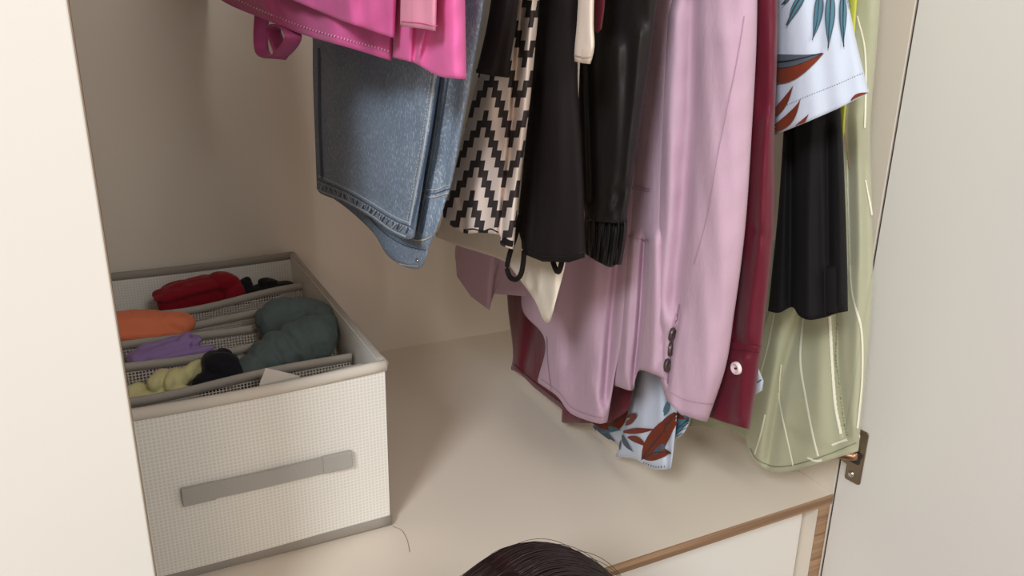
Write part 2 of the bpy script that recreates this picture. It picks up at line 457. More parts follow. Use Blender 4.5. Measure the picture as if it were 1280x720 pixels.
V, Fc = door_sheet(rrect(hs - 0.007, hs + 0.006, hz - 0.0085, hz + 0.007, 0.003), 0.0023, 0.0028)
o = mk('cup_recess_shade', V, Fc, M['gapshade'], hp, smooth=False); recalc(o)  # flat dark plate standing in for the shade inside the cup
path = [door_pt(hs + 0.002, 0.0035, hz + 0.001), door_pt(hs - 0.004, 0.009, hz + 0.001), door_pt(hs - 0.013, 0.013, hz), door_pt(hs - 0.024, 0.015, hz), door_pt(hs - 0.040, 0.014, hz), door_pt(hs - 0.085, 0.011, hz)]
V, Fc = tube_vf(catmull(path, 24), 0.0052, 12)
o = mk('hinge_arm', V, Fc, M['warmnickel'], hp); recalc(o)

# ------------------------------------------------------------------ garments
BV = {}
def seg_dist(P, poly):
    P = np.asarray(P, float); best = np.full(P.shape[:-1], 1e9)
    poly = np.asarray(poly, float)
    for a, b in zip(poly[:-1], poly[1:]):
        ab = b - a; L = (ab @ ab) or 1e-9
        t = np.clip(((P - a) @ ab) / L, 0, 1)
        d = np.linalg.norm(P - (a + t[..., None] * ab), axis=-1); best = np.minimum(best, d)
    return best

def cloth(name, parent, mat, rows, X, th=0.010, folds=(), wave=(), nu=70, nv=90, e=4.0, hemfreq=None, noise_amp=0.0005, linear_hem=False, uvf=None, stand=None):
    """closed, slightly bulging cloth tube; rows of outline points run from the hanger down to the hem"""
    Rr = [catmull(r, nu) if (len(r) > 4 and not linear_hem) else resample(r, nu) for r in rows]
    K = len(Rr); A = np.stack(Rr)                         # K, nu+1, 2
    mid = A.mean(1); seg = np.linalg.norm(np.diff(mid, axis=0), axis=1) + 1e-6
    s = np.concatenate([[0], np.cumsum(seg)]); s /= s[-1]
    t = np.linspace(0, 1, nv + 1)
    G = np.zeros((nv + 1, nu + 1, 2))
    E_ = np.concatenate([2 * A[:1] - A[1:2], A, 2 * A[-1:] - A[-2:-1]])
    for jv, tv in enumerate(t):
        i = min(np.searchsorted(s, tv, side='right') - 1, K - 2); i = max(i, 0)
        f = (tv - s[i]) / (s[i + 1] - s[i])
        p0, p1, p2, p3 = E_[i], E_[i + 1], E_[i + 2], E_[i + 3]
        # finite-difference tangents scaled for uneven spacing
        h = s[i + 1] - s[i]
        hp_ = (s[i] - s[i - 1]) if i > 0 else h
        hn = (s[i + 2] - s[i + 1]) if i + 2 < K else h
        m1 = ((p2 - p1) / h * hp_ + (p1 - p0) / hp_ * h) / (h + hp_) * h
        m2 = ((p3 - p2) / hn * h + (p2 - p1) / h * hn) / (h + hn) * h
        f2, f3 = f * f, f ** 3
        G[jv] = (2 * f3 - 3 * f2 + 1) * p1 + (f3 - 2 * f2 + f) * m1 + (-2 * f3 + 3 * f2) * p2 + (f3 - f2) * m2
    U = np.linspace(0, 1, nu + 1)[None, :].repeat(nv + 1, 0); Vv = t[:, None].repeat(nu + 1, 1)
    if hasattr(X, '__len__'):
        if hasattr(X[0], '__len__'):
            XX = (1 - Vv) * ((1 - U) * X[0][0] + U * X[0][1]) + Vv * ((1 - U) * X[1][0] + U * X[1][1])
        else: XX = (1 - U) * X[0] + U * X[1]
    else: XX = np.full_like(U, X)
    pr = np.sqrt(np.clip(1 - np.abs(2 * U - 1) ** e, 0, 1))
    env = np.clip(pr * 1.15, 0, 1)
    d = np.zeros_like(U)
    for poly, amp, wd_ in folds:
        d += amp * np.exp(-(seg_dist(G, poly) / wd_) ** 2)
    for amp, fr, ph, dr in wave:
        d += amp * np.sin(2 * np.pi * (fr * U + ph + dr * Vv))
    if noise_amp:
        d += noise_amp * (np.sin(G[..., 0] * .11 + G[..., 1] * .05) * np.sin(G[..., 1] * .07 - G[..., 0] * .03 + 1.3) + .6 * np.sin(G[..., 0] * .23 - G[..., 1] * .021 + 2))
    Q = rays(G)
    Xf = XX - th * pr - d * env
    Xb = XX + th * pr * .8
    front = CAM + Q * (Xf / Q[..., 0])[..., None]
    back = CAM + Q * (Xb / Q[..., 0])[..., None]
    # hem return: fold the last rows up inside
    def inner(G_, Xm, up):
        H_ = G_.copy(); H_[:, 1] -= up; q = rays(H_); return CAM + q * (Xm / q[:, 0])[:, None]
    Gl = G[-1]
    fin = [inner(Gl, XX[-1] - th * pr[-1] * .8 - d[-1] * env[-1] + .0012 * env[-1], 0.6), inner(Gl, XX[-1] - th * pr[-1] * .55 - d[-1] * env[-1] * .8, 5.0)]
    bin_ = [inner(Gl, XX[-1] + th * pr[-1] * .6, 0.6), inner(Gl, XX[-1] + th * pr[-1] * .4, 5.0)]
    front = np.concatenate([front, np.stack(fin)]); back = np.concatenate([back, np.stack(bin_)])
    nvr = front.shape[0]
    ringn = 2 * nu
    V = np.concatenate([front, back[:, nu - 1:0:-1]], 1).reshape(-1, 3)
    Gx = np.concatenate([G, G[-1:], G[-1:]])
    uvp = np.concatenate([Gx, Gx[:, nu - 1:0:-1]], 1).reshape(-1, 2)
    if uvf is not None: uvp = uvf(uvp)
    Fc = []
    for j in range(nvr - 1):
        a = j * ringn; b = a + ringn
        for i in range(ringn):
            k = (i + 1) % ringn
            Fc.append((a + i, b + i, b + k, a + k))
    Fc.append(tuple(range(ringn)))                         # closed at the top, above the frame
    o = mk(name, V, Fc, mat, parent, uv=uvp / 100.0)
    # visible side for later stitching
    fv = front[:nv + 1].reshape(-1, 3); ff = []
    for j in range(nv):
        for i in range(nu):
            a = j * (nu + 1) + i; ff.append((a, a + nu + 1, a + nu + 2, a + 1))
    BV[o] = BVHTree.FromPolygons([Vector(p) for p in fv], ff)
    return o

def hit(o, u, v, off):
    q = Vector(ray(u, v)).normalized()
    loc, nor, idx, dist = BV[o].ray_cast(Vector(CAM), q)
    if loc is None: return None
    if nor.dot(q) > 0: nor = -nor
    return loc + nor * off

def strip_vf(o, poly, w0, w1=None, off=0.0007, step=2.0, dash=None, smoothp=True):
    poly = np.asarray(poly, float); w1 = w0 if w1 is None else w1
    L = np.linalg.norm(np.diff(poly, axis=0), axis=1).sum(); n = max(2, int(L / step))
    C = catmull(poly, n) if smoothp else resample(poly, n)
    T = np.gradient(C, axis=0); T /= (np.linalg.norm(T, axis=1)[:, None] + 1e-9); Nn = np.stack([-T[:, 1], T[:, 0]], 1)
    V = []; Fc = []; prev = None
    for i in range(n + 1):
        f = i / n; wq = (w0 * (1 - f) + w1 * f) / 2
        a = hit(o, *(C[i] - Nn[i] * wq), off); c = hit(o, *C[i], off * 1.6); b = hit(o, *(C[i] + Nn[i] * wq), off)
        if a is None or b is None or c is None: prev = None; continue
        if dash and (i * L / n) % (dash[0] + dash[1]) > dash[0]: prev = None; continue
        V += [tuple(a), tuple(c), tuple(b)]; k = len(V) - 3
        if prev is not None:
            Fc += [(prev, prev + 1, k + 1, k), (prev + 1, prev + 2, k + 2, k + 1)]
        prev = k
    return V, Fc

def strip(name, o, poly, w, mat, **kw):
    V, Fc = strip_vf(o, poly, w, **kw)
    if len(Fc) == 0: return None
    return mk(name, V, Fc, mat, o)

def leaf(o, base, tip, w, mat, bend=0.0, mat2=None, off=0.0013, name='leaf_print', outline=None, full=0.45):
    base = np.array(base, float); tip = np.array(tip, float); ax = tip - base; L = np.linalg.norm(ax); nn = np.array([-ax[1], ax[0]]) / L
    n = 18; res = []
    for half in ((-1, 0), (0, 1)):
        V = []; Fc = []; idx = {}
        for i in range(n + 1):
            t = i / n
            prof = (t ** 0.95) * (1 - t) ** 1.4 / (full ** 0.95 * (1 - full) ** 1.4)
            c = base + ax * t + nn * bend * L * 4 * t * (1 - t)
            for k in range(4):
                s = half[0] + (half[1] - half[0]) * k / 3
                p = c + nn * s * w / 2 * min(prof, 1.15)
                h = hit(o, p[0], p[1], off)
                if h is not None: idx[i, k] = len(V); V.append(tuple(h))
        for i in range(n):
            for k in range(3):
                q = [(i, k), (i + 1, k), (i + 1, k + 1), (i, k + 1)]
                if all(x in idx for x in q): Fc.append(tuple(idx[x] for x in q))
        res.append((V, Fc))
    if mat2 is None:
        V, Fc = join_vf(res)
        if Fc: mk(name, V, Fc, mat, o)
    else:
        for (V, Fc), mm in zip(res, (mat, mat2)):
            if Fc: mk(name, V, Fc, mm, o)
    if outline is not None:
        strip('leaf_vein', o, [base, base + ax * .5 + nn * bend * L, tip], 0.9, outline, off=off + .0004)

def disc_on(name, o, u, v, r_px, mat, holes=False, thick=0.0016, tilt=1.0):
    c = hit(o, u, v, 0.0005)
    a = hit(o, u + 3, v, 0.0005); b = hit(o, u, v + 3, 0.0005)
    q = Vector(ray(u, v)); depth = (c - Vector(CAM)).length / q.length
    ex = (a - c).normalized(); ey = (b - c); ey = (ey - ex * ey.dot(ex)).normalized(); nz = ex.cross(ey)
    if nz.dot(q) > 0: nz = -nz
    R_ = r_px / F * depth * 1.03
    prof = [(0.0, .3), (.16, .3), (.3, .45), (.5, .5), (.62, .9), (.8, 1.0), (.95, .8), (1.0, .35), (1.0, 0)]
    V = []; Fc = []; n = 28
    sx = min(1.6, F / depth * 0 + 1.0 / max(.35, abs(ex.dot(Vector(RW[:, 0])))))
    for (rr, hh) in prof:
        for i in range(n):
            an = 2 * math.pi * i / n
            V.append(tuple(c + ex * math.cos(an) * R_ * rr * min(1.25, sx) * tilt + ey * math.sin(an) * R_ * rr + nz * hh * thick))
    for j in range(len(prof) - 1):
        for i in range(n): Fc.append((j * n + i, j * n + (i + 1) % n, j * n + n + (i + 1) % n, j * n + n + i))
    bo = mk(name, V, Fc, mat, o)
    return bo, c, ex, ey, nz, R_

def base_of(u, v, X): p = at_x(u, v, X); return (float(p[0]), float(p[1]), float(p[2]))

# --- pink blouse
pk = thing('pink_blouse', 'short pink blouse with layered hem hanging leftmost above the jeans', 'blouse', base_of(480, 60, .17))
bk = cloth('body', pk, M['pink'], [[(255, -330), (500, -330)], [(235, -120), (498, -120)], [(228, -32), (281, 3), (325, 22), (381, 44), (437, 60), (489, 76)]], (.108, .176), .006,
           folds=[([(300, -100), (340, 30)], .004, 14), ([(400, -100), (420, 60)], .005, 20)], nu=90)
strip('hem_stitching', bk, [(281, -8), (325, 12), (381, 34), (437, 50), (488, 64)], 2.4, M['thread'], dash=(2.2, 1.8), step=1.0)
fr = cloth('body', pk, M['pink'], [[(330, -330), (500, -330)], [(318, -150), (500, -120)], [(310, -22), (375, 4), (430, 27), (493, 48)]], (.120, .168), .004,
           folds=[([(420, -100), (440, 30)], .004, 16)], nu=70)
sl = cloth('sleeve', pk, M['hotpink'], [[(497, -330), (575, -330)], [(492, -80), (580, -80)], [(490, 72), (518, 79), (548, 95), (566, 98), (583, 99)]], (.178, .188), .007,
           folds=[([(526, -50), (518, 78)], -.004, 4), ([(533, 30), (521, 78)], .003, 3), ([(560, -50), (566, 90)], .003, 14)], nu=60)
fc = cloth('facing', pk, M['palepink'], [[(504, -330), (546, -330)], [(502, -60), (547, -60)], [(500, 33), (530, 36), (545, 39)]], (.164, .169), .003, nu=30, nv=50)
strip('hem_stitching', fc, [(500, 26), (530, 29), (545, 32)], 1.2, M['hotpink'])
# ribbon loop hanging below the hem
loop = [(327, -6), (322, 30), (322, 58), (328, 70), (345, 73), (362, 62), (372, 46), (364, 34), (350, 31), (340, 36), (346, 52), (352, 66), (348, 72)]
loop = [(345 + (u - 345) * .82, v) for u, v in loop]
Cn = catmull(loop, 70)
V = []; Fc = []
for i, (u, v) in enumerate(Cn):
    f = i / 70
    for X_ in (.133, .137, .140, .143, .147):
        for s_ in (0,):
            p = at_x(u, v + (X_ - .14) * 120 * (.3 + f), .14); V.append((X_, p[1] + (X_ - .14) * .2, p[2]))
for i in range(70):
    for k in range(4): Fc.append((i * 5 + k, i * 5 + k + 1, i * 5 + k + 6, i * 5 + k + 5))
lo = mk('tie_loop', V, Fc, M['pink'], pk); sm = lo.modifiers.new('thick', 'SOLIDIFY'); sm.thickness = .0015

# --- jeans folded over the hanger
jn = thing('denim_jeans', 'washed blue denim jeans hanging folded with both hems showing', 'jeans', base_of(500, 330, .22))
far = cloth('leg', jn, M['denim'], [[(420, -330), (625, -330)], [(415, 0), (606, 0)], [(412, 130), (585, 120)], [(411, 225), (565, 228)],
            [(411, 244), (438, 264), (467, 292), (484, 319), (505, 333), (524, 336), (532, 325), (535, 313), (547, 283), (556, 256)]], .232, .009,
            folds=[([(560, 60), (545, 180), (528, 300)], .004, 7), ([(575, 60), (556, 230)], -.002, 6), ([(480, 305), (530, 318)], .002, 5)], nu=110, nv=120)
near = cloth('leg', jn, M['denim'], [[(395, -330), (575, -330)], [(391, 0), (563, 0)], [(391, 90), (550, 90)], [(394, 180), (535, 190)],
             [(396, 236), (403, 243), (432, 254), (463, 272), (488, 290), (508, 299), (518, 297)]], .212, .009,
             folds=[([(430, 50), (425, 200)], -.0035, 18), ([(500, 60), (480, 230)], .003, 26), ([(398, 226), (432, 240), (463, 257), (492, 276), (514, 284)], .002, 4)], nu=100, nv=110)
for off_ in ((0, 0), (0, 3)):
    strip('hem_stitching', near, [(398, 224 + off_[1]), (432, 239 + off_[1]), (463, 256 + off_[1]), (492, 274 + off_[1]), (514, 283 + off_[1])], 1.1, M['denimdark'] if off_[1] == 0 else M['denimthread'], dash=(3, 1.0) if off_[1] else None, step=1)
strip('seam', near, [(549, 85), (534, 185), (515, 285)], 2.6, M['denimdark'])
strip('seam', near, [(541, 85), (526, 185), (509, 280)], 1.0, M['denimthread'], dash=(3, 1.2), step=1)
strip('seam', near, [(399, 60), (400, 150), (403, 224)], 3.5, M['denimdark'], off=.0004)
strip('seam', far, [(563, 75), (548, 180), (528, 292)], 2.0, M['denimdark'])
for y_ in (0, 4.5, 9):
    strip('hem_stitching', far, [(533, 237 + y_), (548, 236 + y_), (562, 231 + y_)], 1.1, M['denimthread'] if y_ != 4.5 else M['denimdark'])
strip('hem_stitching', far, [(515, 299), (528, 300), (541, 295)], 1.8, M['denimthread'])
strip('hem_stitching', far, [(440, 270), (468, 298), (487, 323), (506, 331), (524, 333)], 1.3, M['denimthread'], off=.0009)
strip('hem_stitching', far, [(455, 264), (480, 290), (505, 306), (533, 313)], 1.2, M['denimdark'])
strip('worn_edge', near, [(399, 237), (405, 240.5), (432, 251), (463, 268), (488, 286), (508, 296)], 2.0, M['denimworn'], off=.0005)
strip('worn_edge', near, [(399, 220), (432, 235), (463, 252), (492, 270), (513, 279)], 1.6, M['denimworn'], off=.0004)
strip('worn_edge', near, [(545, 85), (530, 185), (512, 282)], 2.2, M['denimworn'], off=.0003)
strip('worn_edge', far, [(556, 75), (542, 180), (523, 292)], 1.8, M['denimworn'], off=.0004)
pk_a = resample([(400, 228), (432, 242), (463, 259), (492, 277), (512, 286)], 40); pk_b = resample([(400, 236), (432, 249), (463, 266), (488, 283), (508, 293)], 40)
rgp = random.Random(3)
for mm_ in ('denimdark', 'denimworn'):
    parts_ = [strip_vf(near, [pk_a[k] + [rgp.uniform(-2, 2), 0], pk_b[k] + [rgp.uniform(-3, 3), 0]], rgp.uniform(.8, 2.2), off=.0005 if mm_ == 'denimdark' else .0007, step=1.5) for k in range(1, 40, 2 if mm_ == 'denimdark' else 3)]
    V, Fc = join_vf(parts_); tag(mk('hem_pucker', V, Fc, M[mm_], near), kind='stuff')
disc_on('rivet', far, 523, 325, 2.6, M['screw'])

# --- short black top in front of the zigzag trousers
bt = thing('black_blouse', 'short black blouse squeezed between the jeans and the zigzag trousers', 'blouse', base_of(615, 95, .245))
cloth('body', bt, M['black'], [[(640, -330), (690, -330)], [(618, -30), (652, -30)], [(607, 40), (643, 45)], [(595, 91), (616, 95), (634, 97)]], (.246, .250), .006, nu=40, nv=60,
      folds=[([(632, 0), (614, 90)], .003, 6)])

# --- zigzag trousers
zz = thing('zigzag_trousers', 'off-white trousers with a black stepped zigzag print, gathered hem', 'trousers', base_of(610, 300, .27))
def zuv(P):
    Q_ = P.copy(); Q_[:, 0] = P[:, 0] + (P[:, 1] - 200) * .17 - 594.4; Q_[:, 1] = P[:, 1] - 138; return Q_
zl = cloth('leg', zz, M['zigzag'], [[(652, -330), (690, -330)], [(632, -60), (679, -60)], [(606, 60), (669, 60)], [(584, 150), (660, 150)], [(568, 215), (651, 220)],
           [(554, 262), (556, 275), (579, 291), (600, 291), (624, 294), (626, 306), (642, 312)]], (.272, .278), .008, uvf=zuv,
           folds=[([(655, -40), (645, 100), (638, 190), (624, 300)], -.006, 4), ([(668, -40), (655, 150), (640, 290)], .004, 7), ([(618, 100), (600, 200), (585, 285)], .004, 14), ([(570, 210), (575, 250), (582, 285)], -.004, 4)], nu=80, nv=120)
strip('hem_band', zl, [(627, 298), (635, 303), (643, 305)], 8, M['black'], off=.0006)
strip('hem_gather', zl, [(580, 288), (592, 286), (604, 289), (614, 286), (622, 290)], 1.6, M['black'], off=.0006)

# --- matte black dress with straps
bd = thing('black_dress', 'matte black dress with thin strap loops hanging below its hem', 'dress', base_of(690, 325, .305))
db = cloth('body', bd, M['black'], [[(680, -330), (735, -330)], [(672, -40), (724, -40)], [(666, 90), (722, 90)], [(653, 218), (728, 210)], [(648, 285), (730, 270)], [(658, 319), (678, 327), (711, 328), (731, 322)]], (.302, .308), .009,
      folds=[([(700, 0), (696, 150), (690, 320)], .004, 14), ([(676, 100), (668, 300)], -.003, 6)], nu=60, nv=80)
strip('hem_stitching', db, [(662, 314), (680, 320), (711, 320), (729, 315)], 0.9, M['satin'])
def ribbon(name, pts, X_, half, mat, parent, n=40, width=.006):
    C_ = catmull(pts, n)
    Pw = [at_x(u, v, X_) for u, v in C_]
    V, Fc = tube_vf(Pw, half, 8, flat=1.0)
    V = [(X_ + (p[0] - X_) * 1.0, p[1], p[2]) for p in V]
    return mk(name, V, Fc, mat, parent)
ribbon('strap', [(650, 270), (645, 292), (637, 318), (634, 335), (638, 347), (646, 349), (652, 340), (655, 318), (655, 296)], .297, .0023, M['black'], bd)
ribbon('strap', [(690, 322), (693, 333), (697, 340), (700, 336), (703, 324)], .306, .0022, M['black'], bd, n=20)

# --- cream top
cr = thing('cream_blouse', 'cream jersey top whose pointed hem hangs below the zigzag trousers', 'top', base_of(680, 400, .335))
cb = cloth('body', cr, M['cream'], [[(640, -330), (730, -330)], [(610, -50), (728, -50)], [(580, 150), (722, 150)], [(556, 262), (715, 270)],
           [(545, 296), (575, 308), (605, 317), (632, 328), (650, 350), (668, 375), (679, 399), (687, 402), (696, 372), (706, 335)]], (.342, .330), .006,
           folds=[([(700, 250), (690, 390)], .004, 8), ([(620, 250), (640, 320)], -.003, 10), ([(665, 330), (684, 396)], .002, 5)], nu=110, nv=90)
cs = cloth('sleeve', cr, M['cream'], [[(730, -330), (752, -330)], [(724, -40), (744, -40)], [(721, 30), (742, 30)], [(718, 66), (742, 66)], [(718, 77), (728, 79), (738, 80)]], .296, .006, nu=30, nv=60,
      folds=[([(730, 66), (742, 58)], .002, 3)])
strip('hem_stitching', cs, [(719, 69), (730, 71), (741, 70)], 1.0, plain('cream_thread', srgb(180, 165, 148), .8))

# --- burgundy tie end
mt_ = thing('burgundy_sash', 'narrow burgundy sash end beside the small cream sleeve', 'sash', base_of(746, 40, .305))
cloth('sash_end', mt_, M['maroon'], [[(748, -330), (768, -330)], [(741, -40), (758, -40)], [(740, 15), (755, 15)], [(742, 36), (747, 42), (752, 36)]], .312, .004, nu=24, nv=50)

# --- black satin bomber jacket
bj = thing('satin_jacket', 'black satin jacket with an elasticated sleeve cuff', 'jacket', base_of(755, 330, .36))
bs = cloth('sleeve', bj, M['satin'], [[(735, -330), (845, -330)], [(724, -40), (826, -40)], [(721, 80), (811, 80)], [(725, 180), (797, 180)], [(730, 262), (785, 262)], [(732, 276), (782, 280)]], ((.345, .35), (.35, .352)), .010,
      folds=[([(735, 0), (738, 120), (742, 250)], -.008, 8), ([(770, 60), (768, 200), (760, 272)], .006, 12), ([(800, 40), (788, 180), (782, 270)], .004, 8), ([(745, 262), (770, 240)], -.003, 5), ([(755, 275), (790, 225)], -.003, 4)], nu=70, nv=100)
cf = cloth('cuff', bj, M['satin'], [[(731, 268), (784, 272)], [(730, 280), (784, 286)], [(730, 300), (781, 308)], [(731, 317), (745, 326), (762, 334), (770, 331), (777, 331)]], (.35, .352), .009,
      folds=[], wave=[(.0016, 5.3, 0, .35), (.0011, 8.7, .3, -.4), (.0006, 15.1, .1, .3)], nu=90, nv=40)
strip('cuff_seam', cf, [(733, 272), (745, 275), (755, 272), (768, 276), (783, 277)], 1.4, M['black'])

# --- mauve blazer
mv = thing('mauve_blazer', 'long mauve linen blazer with buttoned sleeve vent', 'blazer', base_of(760, 525, .42))
tl = cloth('back_tail', mv, M['mauve'], [[(660, -330), (720, -330)], [(640, 0), (715, 0)], [(590, 230), (690, 230)], [(569, 312), (680, 330)], [(570, 330), (571, 345), (589, 371), (612, 388), (616, 367), (652, 370), (668, 372)]], (.418, .412), .006,
      folds=[([(621, 300), (613, 385)], -.004, 3)], nu=90, linear_hem=True)
strip('vent_seam', tl, [(623, 330), (618, 352), (614, 384)], 1.2, M['mauvedark'])
bp_ = cloth('front_panel', mv, M['mauve'], [[(690, -330), (800, -330)], [(685, 0), (805, 0)], [(668, 230), (800, 230)], [(655, 340), (795, 340)], [(655, 392), (788, 400)], [(677, 416), (776, 440)], [(672, 478), (696, 495), (714, 517), (746, 529), (759, 528)]], (.414, .400), .010,
      folds=[([(745, 300), (738, 420), (745, 520)], .007, 14), ([(720, 330), (712, 450)], -.004, 12), ([(775, 300), (765, 400), (757, 500)], -.008, 6), ([(690, 350), (700, 480)], .003, 12), ([(755, 520), (735, 470)], .003, 5)], nu=90, nv=120)
strip('hem_stitching', bp_, [(677, 474), (698, 489), (716, 510), (746, 521), (757, 520)], .8, M['mauvedark'])
strip('hem_stitching', bp_, [(690, 492), (685, 450), (684, 420)], .7, M['mauvedark'])
pc = cloth('side_panel', mv, M['mauve'], [[(790, -330), (860, -330)], [(803, -40), (845, -40)], [(797, 100), (838, 100)], [(787, 240), (832, 240)], [(775, 400), (832, 400)], [(768, 482), (790, 488), (794, 475), (800, 463), (818, 468), (834, 475)]], (.402, .396), .009,
      folds=[([(806, 300), (800, 400), (792, 486)], -.009, 4), ([(790, 300), (780, 470)], .005, 6), ([(818, 300), (815, 460)], .005, 9)], nu=80, nv=110)
for y_ in (0, 3):
    strip('seam', pc, [(787, 232 + y_), (800, 234 + y_), (814, 236 + y_)], .8, M['mauvedark'])
strip('seam', pc, [(781, 292), (795, 298), (812, 300)], .8, M['mauvedark'])
ms = cloth('sleeve', mv, M['mauve'], [[(842, -330), (952, -330)], [(833, -40), (947, -40)], [(826, 40), (946, 40)], [(817, 160), (940, 160)], [(812, 300), (930, 300)], [(812, 395), (918, 390)], [(826, 475), (904, 470)], [(833, 500), (850, 517), (866, 523), (884, 528)]], (.398, .425), .014,
      folds=[([(866, 0), (862, 150), (852, 280), (842, 380)], -.007, 11), ([(840, 20), (835, 250), (830, 400)], .003, 10), ([(905, 50), (895, 300), (880, 500)], .004, 26), ([(848, 392), (840, 430), (834, 480)], -.005, 3)], nu=90, nv=130)
strip('sleeve_seam', ms, [(930, 20), (922, 70), (908, 140), (896, 200), (884, 270), (868, 330)], .9, M['mauvedark'])
strip('vent_edge', ms, [(850, 380), (844, 410), (837, 460), (835, 480)], 1.6, M['mauvedark'])
strip('cuff_stitching', ms, [(838, 490), (860, 500), (893, 505)], .7, M['mauvedark'])
for (u, v) in ((838, 417), (836, 436), (833, 456)):
    disc_on('button', ms, u, v, 8.5, M['darkbutton'], thick=.003, tilt=.5)

# --- maroon shirt
mr = thing('maroon_shirt', 'maroon sateen shirt with white cuff button', 'shirt', base_of(700, 525, .45))
mb = cloth('body', mr, M['maroon'], [[(690, -330), (820, -330)], [(670, 100), (815, 100)], [(640, 300), (805, 300)], [(634, 371), (803, 380)], [(641, 435), (800, 440)], [(639, 462), (650, 467), (667, 484), (690, 502), (703, 512), (702, 528), (728, 529), (764, 529), (786, 512)]], (.452, .440), .007,
      folds=[([(668, 400), (655, 460)], -.005, 6), ([(655, 380), (645, 455)], .004, 6), ([(690, 480), (680, 400)], .004, 8)], nu=110, nv=90, linear_hem=True)
strip('hem_stitching', mb, [(643, 455), (660, 470), (690, 494), (705, 505)], .9, plain('dark_maroon_thread', srgb(70, 6, 24), .8))
mx = cloth('sleeve', mr, M['maroon'], [[(946, -330), (975, -330)], [(940, -40), (972, -40)], [(936, 40), (972, 40)], [(925, 170), (968, 170)], [(912, 300), (966, 300)], [(900, 400), (956, 400)], [(896, 430), (952, 438)]], (.447, .452), .012,
      folds=[([(958, 150), (950, 300), (935, 420)], .004, 8), ([(945, 290), (966, 300)], -.003, 4), ([(925, 330), (918, 420)], -.004, 6)], nu=60, nv=100)
mc = cloth('cuff', mr, M['maroon'], [[(896, 424), (953, 434)], [(893, 445), (950, 450)], [(886, 490), (944, 495)], [(880, 519), (905, 528), (922, 533), (937, 537)]], (.446, .451), .012, nu=50, nv=50,
      folds=[([(930, 450), (924, 520)], .003, 8)])
strip('cuff_stitching', mc, [(898, 432), (915, 436), (948, 440)], 1.0, plain('maroon_thread', srgb(80, 8, 28), .8))
bo, c_, ex_, ey_, nz_, R_ = disc_on('button', mc, 922, 460, 8.2, M['button'], thick=.0028)
V = []; Fc = []
for sgn in (-1, 1):
    b0 = len(V)
    for i in range(12):
        a = 2 * math.pi * i / 12
        V.append(tuple(c_ + ex_ * (sgn * R_ * .14 + math.cos(a) * R_ * .13) + ey_ * (math.sin(a) * R_ * .13) + nz_ * .0012))
    Fc.append(tuple(range(b0, b0 + 12)))
V2, F2 = tube_vf([c_ + ex_ * (-R_ * .2) + nz_ * .0014, c_ + nz_ * .002, c_ + ex_ * (R_ * .2) + nz_ * .0014], .0008, 6)
V, Fc = join_vf([(V, Fc), (V2, F2)])
mk('button_thread', V, Fc, M['maroon'], mc)

# --- leaf print shirt
lf = thing('leaf_print_shirt', 'white shirt printed with rust and teal tropical leaves', 'shirt', base_of(815, 585, .46))
l1 = cloth('body', lf, M['leafwhite'], [[(800, -330), (900, -330)], [(790, 200), (885, 200)], [(768, 440), (872, 440)], [(750, 500), (866, 500)], [(736, 526), (751, 543), (773, 553), (806, 556), (842, 549), (854, 542), (862, 528)]], (.474, .466), .006,
      folds=[([(765, 500), (770, 550)], .003, 8), ([(850, 480), (852, 540)], .003, 6)], nu=90, nv=80)
l2 = cloth('front_flap', lf, M['leafwhite'], [[(815, -330), (890, -330)], [(808, 200), (868, 200)], [(800, 420), (852, 420)], [(796, 470), (848, 480)], [(784, 525), (845, 535)], [(770, 571), (794, 574), (806, 581), (820, 587), (839, 586)]], (.458, .452), .006,
      folds=[([(828, 440), (832, 520), (836, 580)], -.004, 4), ([(805, 460), (798, 570)], .003, 8)], nu=80, nv=80)
for a in [((778, 540), (822, 536), 7, 'rust', 0, None), ((785, 522), (798, 516), 5, 'rust', 0, None), ((781, 532), (799, 517), 6, 'rust', .05, None),
          ((785, 546), (811, 560), 8, 'rust', -.1, None), ((779, 543), (794, 565), 6, 'slate', .1, None), ((776, 545), (776, 564), 3, 'slate', 0, None)]:
    leaf(l2, a[0], a[1], a[2], M[a[3]], a[4], outline=None)
leaf(l2, (803, 574), (850, 508), 24, M['rust'], .02, outline=M['inkline'])
leaf(l2, (816, 568), (834, 548), 7, M['slate'], .1)
leaf(l2, (805, 573), (842, 566), 18, M['rust'], -.12, outline=M['inkline'])
leaf(l2, (830, 520), (838, 496), 7, M['teal'], .05)
leaf(l1, (832, 552), (870, 514), 26, M['teal'], .0, outline=M['inkline'])
for k in range(5):
    strip('leaf_vein', l1, [(845 + k * 4, 546 - k * 6), (854 + k * 4, 541 - k * 7)], .8, M['inkline'], off=.0013)
leaf(l1, (838, 512), (862, 523), 7, M['rust'], .1)
leaf(l1, (740, 528), (788, 500), 22, M['rust'], .25, outline=M['inkline'])
leaf(l1, (742, 532), (776, 556), 12, M['slate'], .06)
leaf(l1, (752, 540), (778, 538), 8, M['teal'], -.1)
strip('hem_band', l2, [(797, 576), (808, 582), (821, 587), (839, 586)], 7, M['tealhem'], off=.0009)
strip('hem_overlock', l2, [(806, 578), (813, 581), (821, 583.5), (832, 583)], 2.4, M['inkline'], dash=(1.6, 1.6), step=.8, off=.0014)
ls = cloth('sleeve', lf, M['leafwhite'], [[(972, -330), (1030, -330)], [(971, -90), (1046, -90)], [(970, 0), (1060, 0)], [(969, 60), (1072, 58)], [(969, 120), (1081, 95)], [(968, 169), (1008, 153), (1047, 136), (1086, 116)]], ((.475, .50), (.475, .50)), .012,
      folds=[([(1000, 0), (1010, 150)], .002, 16), ([(1050, 0), (1062, 110)], -.002, 16)], nu=90, nv=90)
strip('hem_stitching', ls, [(974, 136), (1010, 120), (1045, 106), (1079, 91)], .9, M['slate'], dash=(2, 1), step=1)
